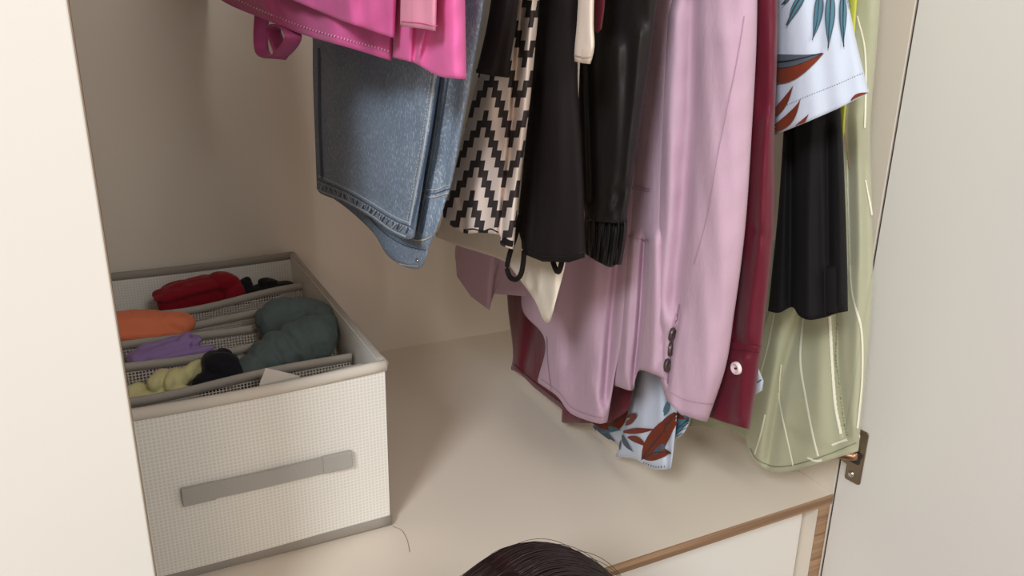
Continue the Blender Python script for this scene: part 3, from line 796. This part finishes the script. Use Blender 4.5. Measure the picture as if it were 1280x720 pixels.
for b_, t_, w_, bd_ in [((1008, -12), (986, 32), 9, .03), ((1026, -14), (1015, 51), 11, -.03), ((1038, -14), (1036.5, 61), 10, 0), ((1052, -10), (1053.5, 60), 8.5, 0), ((990, -8), (981, 6), 4, 0)]:
    leaf(ls, b_, t_, w_ * 1.15, M['slate'], bd_); leaf(ls, b_, t_, w_ * .8, M['teal'], bd_, off=.0018, outline=M['inkline'])
leaf(ls, (936, 86), (1031, 66), 30, M['rust'], .10, full=.25); leaf(ls, (936, 70), (1029, 66.5), 15, M['slate'], .085, full=.25, off=.0019, outline=M['inkline'])
leaf(ls, (962, 150), (993, 106), 9, M['rust'], .06)
leaf(ls, (960, 166), (1002, 123), 12, M['rust'], .12)
leaf(ls, (990, 166), (1012, 142), 7, M['rust'], .05)
leaf(ls, (1063, 128), (1088, 117), 6, M['rust'], -.1)
leaf(ls, (1056, -8), (1074, 60), 6, M['slate'], -.05)
lt = cloth('second_sleeve', lf, M['leafwhite'], [[(955, -330), (985, -330)], [(940, 100), (962, 100)], [(925, 300), (950, 300)], [(922, 430), (946, 440)], [(922, 455), (947, 458)], [(922, 470), (954, 474)], [(920, 500), (941, 495), (953, 488)]], .492, .005, nu=30, nv=40)
leaf(lt, (941, 448), (949, 470), 5, M['rust'], .1)
strip('hem_stitching', lt, [(940, 481), (947, 478), (955, 472)], 1.2, M['slate'])

# --- second black garment
bs2 = thing('black_trousers', 'black wide-leg trousers with a belt tab under the leaf print sleeve', 'trousers', base_of(1010, 398, .53))
b2 = cloth('leg', bs2, M['black2'], [[(985, -330), (1040, -330)], [(984, 60), (1042, 60)], [(980, 150), (1051, 140)], [(972, 270), (1057, 260)], [(966, 330), (1059, 330)], [(960, 389), (974, 391), (990, 384), (999, 395), (1012, 400), (1030, 397), (1045, 392), (1060, 389)]], (.522, .528), .012,
      folds=[([(990, 150), (988, 384)], -.009, 6), ([(1012, 150), (1008, 398)], .006, 10), ([(975, 200), (972, 385)], .004, 7), ([(1034, 160), (1036, 330)], -.005, 5), ([(1050, 160), (1054, 380)], .003, 6)], nu=90, nv=90)
tb = strip('belt_tab', b2, [(1040, 333), (1041, 398)], 14, M['black2'], off=.002)
strip('tab_seam', b2, [(1033, 332), (1034, 398)], 1.2, M['black'], off=.0022)

# --- chartreuse strap
ch = thing('chartreuse_scarf', 'thin chartreuse scarf strip behind the leaf print sleeve', 'scarf', base_of(1054, 172, .545))
cloth('strip', ch, M['chartreuse'], [[(1040, -330), (1080, -330)], [(1046, -40), (1074, -40)], [(1048, 20), (1070, 20)], [(1048, 80), (1066, 80)], [(1046, 140), (1057, 140)], [(1049, 168), (1055, 173)]], .552, .003, nu=24, nv=60)

# --- sheer green blouse
gr = thing('sheer_green_blouse', 'sheer sage green blouse with thin white stripes beside the side panel', 'blouse', base_of(990, 588, .59))
g1 = cloth('body', gr, M['green'], [[(1000, -330), (1108, -330)], [(1000, -40), (1103, -40)], [(1000, 60), (1096, 60)], [(995, 160), (1088, 160)], [(985, 260), (1090, 260)], [(970, 360), (1091, 360)], [(948, 440), (1084, 450)], [(937, 510), (1077, 520)], [(932, 553), (941, 573), (965, 590), (997, 587), (1040, 574), (1073, 564)]], (.575, .585), .014,
      folds=[([(1002, 390), (978, 470), (960, 580)], -.008, 7), ([(975, 400), (950, 560)], .005, 10), ([(1030, 400), (1015, 580)], .005, 16), ([(1046, 390), (1048, 470), (1058, 540)], -.007, 5), ([(1070, 150), (1075, 300), (1070, 540)], .006, 10), ([(1060, 100), (1062, 330)], -.005, 6), ([(1082, 200), (1086, 350)], -.003, 4)], nu=90, nv=150)
g2 = cloth('back_hem', gr, M['greenhem'], [[(900, 300), (990, 300)], [(875, 470), (970, 480)], [(864, 520), (950, 525)], [(862, 533), (878, 532), (893, 536), (905, 533), (918, 540), (934, 549)]], (.585, .590), .005, nu=60, nv=50)
for pts, wq, mm in [([(969, 392), (961, 432), (951, 470)], 1.8, 'stripe'), ([(957, 518), (951, 545), (944, 568)], 1.8, 'stripe'), ([(976, 455), (974, 480), (977, 512), (992, 582)], 1.9, 'stripe'),
                    ([(1005, 398), (1001, 450), (1008, 498), (1017, 545), (1023, 570)], 2.6, 'stripe'), ([(1037, 396), (1040, 455), (1044, 505), (1051, 542)], 2.8, 'stripe'),
                    ([(1059, 200), (1062, 290), (1065, 360), (1076, 412), (1077, 470), (1073, 518), (1071, 535)], 2.4, 'stripe'), ([(1072, 20), (1081, 60), (1082, 110), (1080, 160)], 2.2, 'stripe'),
                    ([(1081, 225), (1087, 255), (1091, 285)], 2.0, 'stripe'), ([(1102, -40), (1099, 0), (1095, 60), (1090, 120), (1086, 160)], 4.0, 'peach'), ([(1053, 150), (1060, 190), (1063, 210)], 2.0, 'peach'),
                    ([(1040, 556), (1051, 552), (1060, 549)], 2.6, 'stripe'), ([(1010, 572), (1020, 576), (1028, 575)], 2.6, 'stripe')]:
    strip('stripe', g1, pts, wq, M[mm], off=.0008)
strip('overlock_seam', g1, [(1047, 392), (1045, 420), (1044, 450), (1049, 480), (1051, 505), (1055, 530), (1060, 545)], 1.6, M['seamgreen'], dash=(3, .8), step=1)
strip('hem_fold', g1, [(938, 560), (947, 574), (967, 583), (997, 580), (1040, 566), (1070, 553)], 1.3, M['seamgreen'])

# ------------------------------------------------------------------ storage box
BX0, BX1, BY0, BY1, BZ = -0.132, 0.195, 0.656, 1.050, 0.625
sb = thing('storage_box', 'white fabric storage box with grey trim and divided rows of clothes', 'storage box', ((BX0 + BX1) / 2, (BY0 + BY1) / 2, ZS))
def panel(name, P00, P10, P01, P11, th, mat, sagz=0.0, bulge=0.0, n=24):
    """soft panel: bilinear sheet between four corners (bottom pair, top pair), top edge sagging, middle bulging"""
    P00, P10, P01, P11 = [np.array(p, float) for p in (P00, P10, P01, P11)]
    nrm = np.cross(P10 - P00, P01 - P00); nrm /= np.linalg.norm(nrm)
    V = []; Fc = []
    for sd in (0, 1):
        for j in range(n + 1):
            for i in range(n + 1):
                u, v = i / n, j / n
                p = (1 - v) * ((1 - u) * P00 + u * P10) + v * ((1 - u) * P01 + u * P11)
                p = p + nrm * (bulge * math.sin(math.pi * u) * math.sin(math.pi * min(1, v * .9 + .1)) + (0 if sd else -th))
                p[2] -= sagz * v * 4 * u * (1 - u)
                V.append(p)
    m_ = (n + 1) ** 2
    for j in range(n):
        for i in range(n):
            a = j * (n + 1) + i; q = (a, a + 1, a + n + 2, a + n + 1)
            Fc.append(tuple(reversed(q))); Fc.append(tuple(m_ + k for k in q))
    for i in range(n):
        for a, b in ((i, i + 1), (n * (n + 1) + i + 1, n * (n + 1) + i), ((i + 1) * (n + 1), i * (n + 1)), (i * (n + 1) + n, (i + 1) * (n + 1) + n)):
            Fc.append((a, b, m_ + b, m_ + a))
    o = mk(name, V, Fc, mat, sb); recalc(o)
    o.data.polygons.foreach_set('use_smooth', [True] * len(o.data.polygons))
    es = o.modifiers.new('split', 'EDGE_SPLIT'); es.split_angle = 0.8
    return o
T = 0.004
panel('front_panel', (BX0, BY0, ZS + .001), (BX1, BY0, ZS + .001), (BX0 - .004, BY0 - .002, BZ), (BX1 + .001, BY0 + .001, BZ), T, M['weave'], sagz=.005, bulge=.004)
panel('side_panel', (BX1, BY0, ZS + .001), (BX1, BY1, ZS + .001), (BX1 + .001, BY0 + .001, BZ), (BX1 - .003, BY1, BZ), T, M['weaveside'], bulge=.002)
panel('side_panel', (BX0, BY1, ZS + .001), (BX0, BY0, ZS + .001), (BX0 - .004, BY1, BZ), (BX0 - .004, BY0, BZ), T, M['weaveside'])
panel('back_panel', (BX1, BY1, ZS + .001), (BX0, BY1, ZS + .001), (BX1 - .003, BY1, BZ), (BX0, BY1, BZ), T, M['weave'], sagz=.003)
box('base', (BX0 + .004, BY0 + .004, ZS + .001), (BX1 - .004, BY1 - .004, ZS + .005), M['binding'], sb)
def rim(name, a, b, sag, r, flat, mat, up=(0, 0, 1)):
    a = np.array(a); b = np.array(b); P = []
    for i in range(25):
        u = i / 24; p = a * (1 - u) + b * u; p[2] -= sag * 4 * u * (1 - u); P.append(p)
    V, Fc = tube_vf(P, r, 10, flat, up=up); return mk(name, V, Fc, mat, sb)
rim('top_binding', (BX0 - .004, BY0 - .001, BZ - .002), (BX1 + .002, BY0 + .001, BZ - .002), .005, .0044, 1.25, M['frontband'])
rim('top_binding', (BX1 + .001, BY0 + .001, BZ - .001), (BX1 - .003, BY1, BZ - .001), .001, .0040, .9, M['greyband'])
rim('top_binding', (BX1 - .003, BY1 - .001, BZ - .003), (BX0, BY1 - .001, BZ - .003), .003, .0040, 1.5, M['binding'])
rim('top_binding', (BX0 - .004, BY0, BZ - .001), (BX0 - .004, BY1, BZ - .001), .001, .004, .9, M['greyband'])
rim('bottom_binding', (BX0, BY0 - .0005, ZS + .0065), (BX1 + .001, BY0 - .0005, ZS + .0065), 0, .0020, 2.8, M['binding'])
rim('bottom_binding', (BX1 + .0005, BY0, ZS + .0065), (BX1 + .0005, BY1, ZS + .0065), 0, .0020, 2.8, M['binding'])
# inner top band of the front edge
# handle
HXa, HXb, HZc = 0.0125, 0.158, 0.5375
def hbox(x0, x1, z0, z1, y0, y1, name, n=16, arch=0.0):
    V = []; Fc = []
    for i in range(n + 1):
        x = x0 + (x1 - x0) * i / n; t = i / n; yy = -arch * math.sin(math.pi * t)
        bl = .004 * math.sin(math.pi * (x - BX0) / (BX1 - BX0))
        for (y, z) in ((y0, z0), (y1, z0), (y1, z1), (y0, z1)): V.append((x, y + yy - bl, z))
    for i in range(n):
        for k in range(4): Fc.append((i * 4 + k, i * 4 + (k + 1) % 4, i * 4 + 4 + (k + 1) % 4, i * 4 + 4 + k))
    Fc.append((0, 1, 2, 3)); Fc.append(tuple(n * 4 + k for k in (3, 2, 1, 0)))
    o = mk(name, V, Fc, M['handle'], sb, smooth=False); recalc(o); return o
h = hbox(HXa, HXb, HZc - .0078, HZc + .0078, BY0 - .0006, BY0 - .0034, 'handle', 24, .002)
for xa, xb in ((HXa - .0012, HXa + .026), (HXb - .026, HXb + .0012)):
    V = []; Fc = []
    bl = .004 * math.sin(math.pi * ((xa + xb) / 2 - BX0) / (BX1 - BX0))
    Vb, Fb = box_vf((xa, BY0 - .0060 - bl, HZc - .0082), (xb, BY0 - .0006 - bl, HZc + .0082))
    o = mk('handle_tab', Vb, Fb, M['handle'], sb, smooth=False)
    o.modifiers.new('bevel', 'BEVEL').width = .0005
# dividers
rng = random.Random(7)
for k, (yd, ztop, sag, bow) in enumerate(((.978, .606, .006, -.018), (.926, .604, .008, -.014), (.868, .604, .004, .004), (.805, .603, .002, .008), (.745, .603, .004, -.010), (.708, .606, .007, -.006))):
    n = 30; V = []; Fc = []; V3 = []; F3 = []
    for i in range(n + 1):
        u = i / n; x = BX0 + .005 + (BX1 - BX0 - .012) * u
        bowy = yd + bow * math.sin(math.pi * u) + .003 * math.sin(5 * u + k); zt = ztop - sag * math.sin(math.pi * u) ** 2 + .002 * math.sin(9 * u + k * 2)
        V += [(x, bowy - .0012, zt - .009), (x, bowy - .0012, zt), (x, bowy + .0012, zt), (x, bowy + .0012, zt - .009)]
        V3 += [(x, bowy, zt - .009), (x, yd + .4 * (bowy - yd), zt - .075), (x, yd, ZS + .008)]
    for i in range(n):
        for q in range(4): Fc.append((i * 4 + q, i * 4 + (q + 1) % 4, i * 4 + 4 + (q + 1) % 4, i * 4 + 4 + q))
        for q in range(2): F3.append((i * 3 + q, i * 3 + q + 1, i * 3 + q + 4, i * 3 + q + 3))
    o = mk('divider', V, Fc, M['greyband'], sb); recalc(o)
    mk('netting', V3, F3, M['netting'], o)

# ------------------------------------------------------------------ clothes in the box
tex = bpy.data.textures.new('cloth_lumps', 'CLOUDS'); tex.noise_scale = 0.030; tex.noise_depth = 1
tex2 = bpy.data.textures.new('cloth_creases', 'MARBLE'); tex2.noise_scale = 0.022; tex2.turbulence = 9; tex2.marble_type = 'SHARP'
def pill(c, l, e=.55, yaw=0, pitch=0, roll=0, bend=0, n=28):
    """flat rounded layer of cloth: superellipsoid of full size l, bent along its length"""
    V = []; Fc = []; R_ = Matrix.Rotation(math.radians(yaw), 3, 'Z') @ Matrix.Rotation(math.radians(-pitch), 3, 'Y') @ Matrix.Rotation(math.radians(roll), 3, 'X')
    pw = lambda x, q: math.copysign(abs(x) ** q, x)
    for j in range(n // 2 + 1):
        ph = -math.pi / 2 + math.pi * j / (n // 2)
        for i in range(n):
            th = 2 * math.pi * i / n
            p = Vector((pw(math.cos(ph), .8) * pw(math.cos(th), e) * l[0] / 2, pw(math.cos(ph), .8) * pw(math.sin(th), e) * l[1] / 2, pw(math.sin(ph), .8) * l[2] / 2))
            p.z -= bend * (2 * p.x / l[0]) ** 2
            V.append(tuple(R_ @ p + Vector(c)))
    for j in range(n // 2):
        for i in range(n): Fc.append((j * n + i, j * n + (i + 1) % n, (j + 1) * n + (i + 1) % n, (j + 1) * n + i))
    return V, Fc
def roll_part(path, rad, flat=1.0, grooves=()):
    n = 40
    P = catmull(path, n); r = np.interp(np.linspace(0, 1, n + 1), np.linspace(0, 1, len(rad)), rad)
    for gp, gd in grooves: r = r * (1 - gd * np.exp(-((np.linspace(0, 1, n + 1) - gp) / .035) ** 2))
    t0 = (P[0] - P[1]) / np.linalg.norm(P[0] - P[1]); t1 = (P[-1] - P[-2]) / np.linalg.norm(P[-1] - P[-2])
    PP = np.vstack([[P[0] + t0 * r[0] * .5, P[0] + t0 * r[0] * .35], P, [P[-1] + t1 * r[-1] * .35, P[-1] + t1 * r[-1] * .5]])
    rr = np.concatenate([[r[0] * .45, r[0] * .8], r, [r[-1] * .8, r[-1] * .45]])
    return tube_vf(PP, rr, 22, flat)
def bundle(name, label, parts, mat, disp=.004, crease=.0022, vox=.0014, smooth=2):
    V, Fc = join_vf(parts)
    o = mk(name, V, Fc, mat); tag(o, label, 'clothing', 'clothes rolled up in the storage box'); recalc(o)
    r_ = o.modifiers.new('merge', 'REMESH'); r_.mode = 'VOXEL'; r_.voxel_size = vox; r_.use_smooth_shade = True
    s_ = o.modifiers.new('soften', 'SMOOTH'); s_.factor = .5; s_.iterations = smooth
    for tx, st in ((tex, disp), (tex2, crease)):
        d_ = o.modifiers.new('folds', 'DISPLACE'); d_.texture = tx; d_.strength = st; d_.mid_level = .5; d_.texture_coords = 'GLOBAL'
    return o
bundle('rolled_red_shirt', 'dark red folded shirt at the back of the storage box',
       [pill((.060, 1.000, 0.5990), (.084, .040, .044), .35, pitch=7), pill((.058, .990, 0.6130), (.088, .030, .012), .35, pitch=9, roll=8), pill((.098, .992, 0.6150), (.034, .034, .022), .6, yaw=25, pitch=-18), pill((.106, .986, 0.6010), (.026, .024, .030), .6)], M['c_red'], .003, .0015)
bundle('rolled_black_socks', 'crumpled black socks beside the dark red shirt in the box',
       [pill((.122, .998, 0.5980), (.018, .024, .034), .8), pill((.145, .998, 0.5940), (.040, .024, .020), .7, pitch=6), pill((.150, 1.000, 0.6040), (.024, .018, .010), .8, pitch=-10), pill((.168, .998, 0.5980), (.026, .02, .010), .7, pitch=-4)], M['c_black'], .004, .003, .0012)
bundle('rolled_coral_shirt', 'coral orange folded shirt at the left of the storage box',
       [pill((-.030, .902, 0.6060), (.150, .044, .034), .5, bend=.008), pill((-.022, .893, 0.6040), (.140, .034, .014), .5, pitch=-2, bend=.006), pill((-.018, .888, 0.5930), (.138, .032, .014), .5, pitch=-2, bend=.005), pill((.034, .896, 0.6060), (.036, .030, .020), .7, yaw=-20, pitch=-14)], M['c_orange'], .003, .0016)
bundle('rolled_beige_shirt', 'beige cloth edge showing behind the coral shirt',
       [pill((.0, .948, 0.5880), (.060, .026, .024), .6, pitch=-4)], M['cream'], .004, .002)
bundle('rolled_lilac_shirt', 'lilac folded shirt in the middle left of the storage box',
       [pill((.014, .842, .592), (.066, .030, .022), .6, pitch=4), pill((.020, .848, .602), (.060, .010, .009), .7, pitch=5, yaw=4), pill((.026, .838, .602), (.056, .009, .008), .7, pitch=7, yaw=-6), pill((.028, .829, .594), (.074, .012, .009), .7, pitch=4, yaw=2), pill((.030, .822, .584), (.078, .012, .010), .7, pitch=3),
        pill((.038, .842, .606), (.020, .009, .010), .7, yaw=55, pitch=12), pill((.048, .838, .603), (.020, .008, .010), .7, yaw=70), pill((-.012, .836, .588), (.010, .030, .020), .7, yaw=12)], M['c_purple'], .003, .0012, .0011)
bundle('rolled_lemon_shirt', 'pale yellow crumpled shirt near the front of the box',
       [pill((-.010, .768, .580), (.080, .032, .022), .6, pitch=8), pill((-.022, .766, .589), (.036, .011, .010), .7, yaw=24, pitch=10), pill((-.010, .758, .582), (.040, .010, .010), .7, yaw=18, pitch=8), pill((.008, .770, .596), (.013, .036, .016), .7, yaw=-28), pill((.020, .768, .594), (.012, .038, .020), .7, yaw=-22),
        pill((.030, .772, .594), (.011, .034, .018), .7, yaw=-34), pill((.040, .780, .596), (.012, .030, .018), .7, yaw=-40), pill((.022, .756, .582), (.034, .012, .016), .7, pitch=10)], M['c_yellow'], .003, .0012, .0011)
bundle('rolled_black_leggings', 'small ink black bundle between the yellow shirt and the slate green roll',
       [pill((.064, .776, 0.5960), (.034, .034, .036), .9, pitch=10), pill((.050, .768, 0.5840), (.030, .028, .026), .8), pill((.082, .770, 0.5880), (.032, .026, .020), .8, pitch=-20)], M['c_navy'], .005, .003, .0014)
bundle('rolled_green_trousers', 'large slate green roll bulging above the box dividers',
       [roll_part([(.084, .768, .583), (.112, .780, .594), (.142, .790, .600), (.164, .798, .602)], [.015, .022, .026, .026], 1.0, ((.20, .12), (.40, .16), (.60, .16), (.80, .12))),
        roll_part([(.166, .800, .602), (.178, .822, .609), (.170, .846, .612), (.142, .854, .612), (.122, .854, .605)], [.022, .015, .016, .020, .019], 1.0, ((.28, .22),)),
        roll_part([(.120, .812, .600), (.150, .820, .604), (.172, .828, .604)], [.010, .013, .010], .8)], M['c_teal'], .003, .0022, .0014, 1)
bundle('rolled_pink_shirt', 'sliver of pale pink cloth in the front row of the box',
       [pill((.016, .686, .594), (.040, .018, .016), .7)], M['c_pink'], .003, .002, .0012)
pp = [at_z(324, 481, .605), at_z(332, 460, .617), at_z(350, 464, .615), at_z(374, 470, .611)]
pp = [np.array(p) for p in pp]
V = [p + np.array([0, dy_, 0]) for dy_ in (0, .0006) for p in pp] + [p - np.array([0, 0.0, .05]) for p in (pp[0], pp[3])]
Fc = [(0, 1, 2, 3), (7, 6, 5, 4), (0, 4, 5, 1), (1, 5, 6, 2), (2, 6, 7, 3), (0, 3, 9, 8)]
o = mk('paper_tag', V, Fc, M['paper'], smooth=False); tag(o, 'white paper tag sticking out of the front row of the box', 'tag'); recalc(o)

# stray hair on the shelf
P = catmull([at_z(491, 658, ZS + .0006), at_z(502, 663, ZS + .0006), at_z(509, 675, ZS + .0006), at_z(512, 690, ZS + .0006)], 24)
V, Fc = tube_vf(P, .00022, 5)
o = mk('stray_hair', V, Fc, plain('brown_hair_strand', srgb(158, 126, 100), .5)); tag(o, 'single stray hair lying on the shelf beside the box', 'hair')

# ------------------------------------------------------------------ person kneeling in front, only the crown of the head in view
HC = np.array([.204, .350, .486])      # head centre
ps = thing('person', 'person seen only as a crown of dark auburn hair at the bottom edge', 'person', (.15, -.05, 0))
def skin_body():
    J = {'pelvis': (.10, -.12, .16, .115), 'waist': (.125, -.05, .26, .105), 'chest': (.155, .06, .35, .12), 'neck0': (.185, .19, .40, .055), 'neck1': (.195, .255, .44, .046),
         'shl': (.03, .12, .36, .055), 'ell': (-.06, .16, .17, .038), 'wrl': (.02, .30, .06, .026), 'shr': (.31, .10, .36, .055), 'elr': (.40, .13, .17, .038), 'wrr': (.33, .28, .06, .026),
         'hil': (.02, -.10, .14, .085), 'knl': (-.02, .22, .065, .06), 'anl': (-.02, -.20, .045, .04), 'tol': (-.02, -.30, .03, .03),
         'hir': (.20, -.12, .14, .085), 'knr': (.28, .20, .065, .06), 'anr': (.28, -.22, .045, .04), 'tor': (.28, -.32, .03, .03)}
    E_ = [('pelvis', 'waist'), ('waist', 'chest'), ('chest', 'neck0'), ('neck0', 'neck1'), ('chest', 'shl'), ('shl', 'ell'), ('ell', 'wrl'), ('chest', 'shr'), ('shr', 'elr'), ('elr', 'wrr'),
          ('pelvis', 'hil'), ('hil', 'knl'), ('knl', 'anl'), ('anl', 'tol'), ('pelvis', 'hir'), ('hir', 'knr'), ('knr', 'anr'), ('anr', 'tor')]
    for sd, sx in (('l', 1), ('r', -1)):
        w_ = J['wr' + sd]
        J['pal' + sd] = (w_[0] + .01 * sx, w_[1] + .045, w_[2] - .025, .022); E_.append(('wr' + sd, 'pal' + sd))
        for k in range(4):
            a = 'f%d%s' % (k, sd); b = 'g%d%s' % (k, sd); L_ = (.035, .042, .04, .03)[k]
            J[a] = (w_[0] + .01 * sx + (k - 1.5) * .019, w_[1] + .045 + L_, w_[2] - .038, .008); J[b] = (w_[0] + .01 * sx + (k - 1.5) * .021, w_[1] + .045 + L_ * 1.9, w_[2] - .050, .007)
            E_ += [('pal' + sd, a), (a, b)]
        J['th' + sd] = (w_[0] + .045 * sx, w_[1] + .035, w_[2] - .03, .009); E_.append(('wr' + sd, 'th' + sd))
    nm = list(J); me = bpy.data.meshes.new('body')
    org = ORG[ps]
    me.from_pydata([tuple(np.array(J[k][:3]) - org) for k in nm], [(nm.index(a), nm.index(b)) for a, b in E_], [])
    o = bpy.data.objects.new('body', me); COL.objects.link(o); o.parent = ps; ORG[o] = org
    sk = o.modifiers.new('skin', 'SKIN')
    for k, v in zip(nm, me.skin_vertices[0].data):
        v.radius = (J[k][3], J[k][3]); v.use_root = (k == 'pelvis')
    ss = o.modifiers.new('sub', 'SUBSURF'); ss.levels = 1; ss.render_levels = 2
    o.modifiers.new('smooth', 'SMOOTH').iterations = 2
    me.materials.append(M['shirt'])
    return o
skin_body()
# head: a shaped ovoid with brow, nose, chin and ears, face turned down toward the shelf
def head_pt(th, ph, grow=0.0):
    """th from the crown (0) to the chin side (pi), ph round the head, 0 = face (+y)"""
    d = np.array([math.sin(th) * math.sin(ph), math.sin(th) * math.cos(ph), math.cos(th)])
    rx, ry, rz = .074 + grow, .092 + grow, .108 + grow
    p = d * np.array([rx, ry, rz])
    if d[2] < 0: p[0] *= 1 - .28 * (-d[2]); p[1] *= 1 - .15 * (-d[2])
    return p
TILT = Matrix.Rotation(math.radians(-16), 3, 'X')
def hw(p): return HC + np.array(TILT @ Vector(p))
V = []; Fc = []
nt_, npx = 36, 48
for j in range(nt_ + 1):
    for i in range(npx):
        th, ph = math.pi * j / nt_, 2 * math.pi * i / npx
        p = head_pt(th, ph)
        if math.cos(ph) > 0 and math.sin(th) > .3:
            x, z = p[0], p[2]
            p[1] += .020 * math.exp(-(x / .010) ** 2 - ((z + .018) / .018) ** 2) + .007 * math.exp(-(x / .022) ** 2 - ((z + .055) / .008) ** 2) - .008 * math.exp(-((abs(x) - .03) / .012) ** 2 - ((z - .002) / .010) ** 2) + .008 * math.exp(-(x / .025) ** 2 - ((z + .085) / .016) ** 2)
        for sx in (-1, 1):
            g = math.exp(-((p[1]) / .014) ** 2 - ((p[2] + .01) / .026) ** 2)
            if p[0] * sx > .04: p[0] += sx * .014 * g
        V.append(hw(p))
for j in range(nt_):
    for i in range(npx): Fc.append((j * npx + i, (j + 1) * npx + i, (j + 1) * npx + (i + 1) % npx, j * npx + (i + 1) % npx))
mk('head', V, Fc, M['skin'], ps)
# hair: cap plus combed strands over it
def hair_r(ph, th): return .008 + .003 * math.sin(3 * ph + 1) * math.sin(th)
capp = []; V = []; Fc = []
for j in range(25):
    for i in range(npx):
        ph = 2 * math.pi * i / npx; back = .5 - .5 * math.cos(ph)
        thm = math.radians(72 + 62 * back); th = thm * j / 24
        V.append(hw(head_pt(th, ph, hair_r(ph, th))))
for j in range(24):
    for i in range(npx): Fc.append((j * npx + i, (j + 1) * npx + i, (j + 1) * npx + (i + 1) % npx, j * npx + (i + 1) % npx))
parts = [(V, Fc)]
rg = random.Random(11)
for k in range(1500):
    # strands run from a side parting over the crown to either side and back
    y0 = rg.uniform(-.95, .95); side = 1 if rg.random() < .62 else -1
    px_ = .022
    P = []; lift = rg.uniform(.0, .0035); bendy = rg.uniform(-.25, .05)
    for i in range(15):
        t = i / 14
        a = math.asin(min(.99, .25)) * -1 + side * t * rg.uniform(1.55, 1.6)
        yy = y0 * math.cos(min(1.2, abs(a)) * .5) + bendy * t * t
        yy = max(-.98, min(.98, yy)); rr = math.sqrt(1 - yy * yy)
        d = np.array([math.sin(a) * rr, yy, math.cos(a) * rr])
        g = .0085 + lift * math.sin(math.pi * min(1, t * 1.1)) + .002 * math.sin(6 * y0 + 2 * t)
        P.append(hw(d * np.array([.074 + g, .092 + g, .108 + g])))
    parts.append(tube_vf(catmull(P[::2], 16), [.0008] * 15 + [.0006, .0003], 4, cap=False))
for k in range(14):
    y0 = rg.uniform(-.6, .6); P = []; s = rg.choice((-1, 1)); hgt = rg.uniform(.011, .020)
    for i in range(9):
        t = i / 8; a = -.25 + s * t * 1.2; rr = math.sqrt(1 - y0 * y0)
        g = .008 + hgt * math.sin(math.pi * t * .9) * .6
        P.append(hw(np.array([math.sin(a) * rr, y0, math.cos(a) * rr]) * np.array([.074 + g, .092 + g, .108 + g])))
    parts.append(tube_vf(catmull(P, 30), .0002, 4, cap=False))
V, Fc = join_vf(parts)
mk('hair', V, Fc, M['hair'], ps)
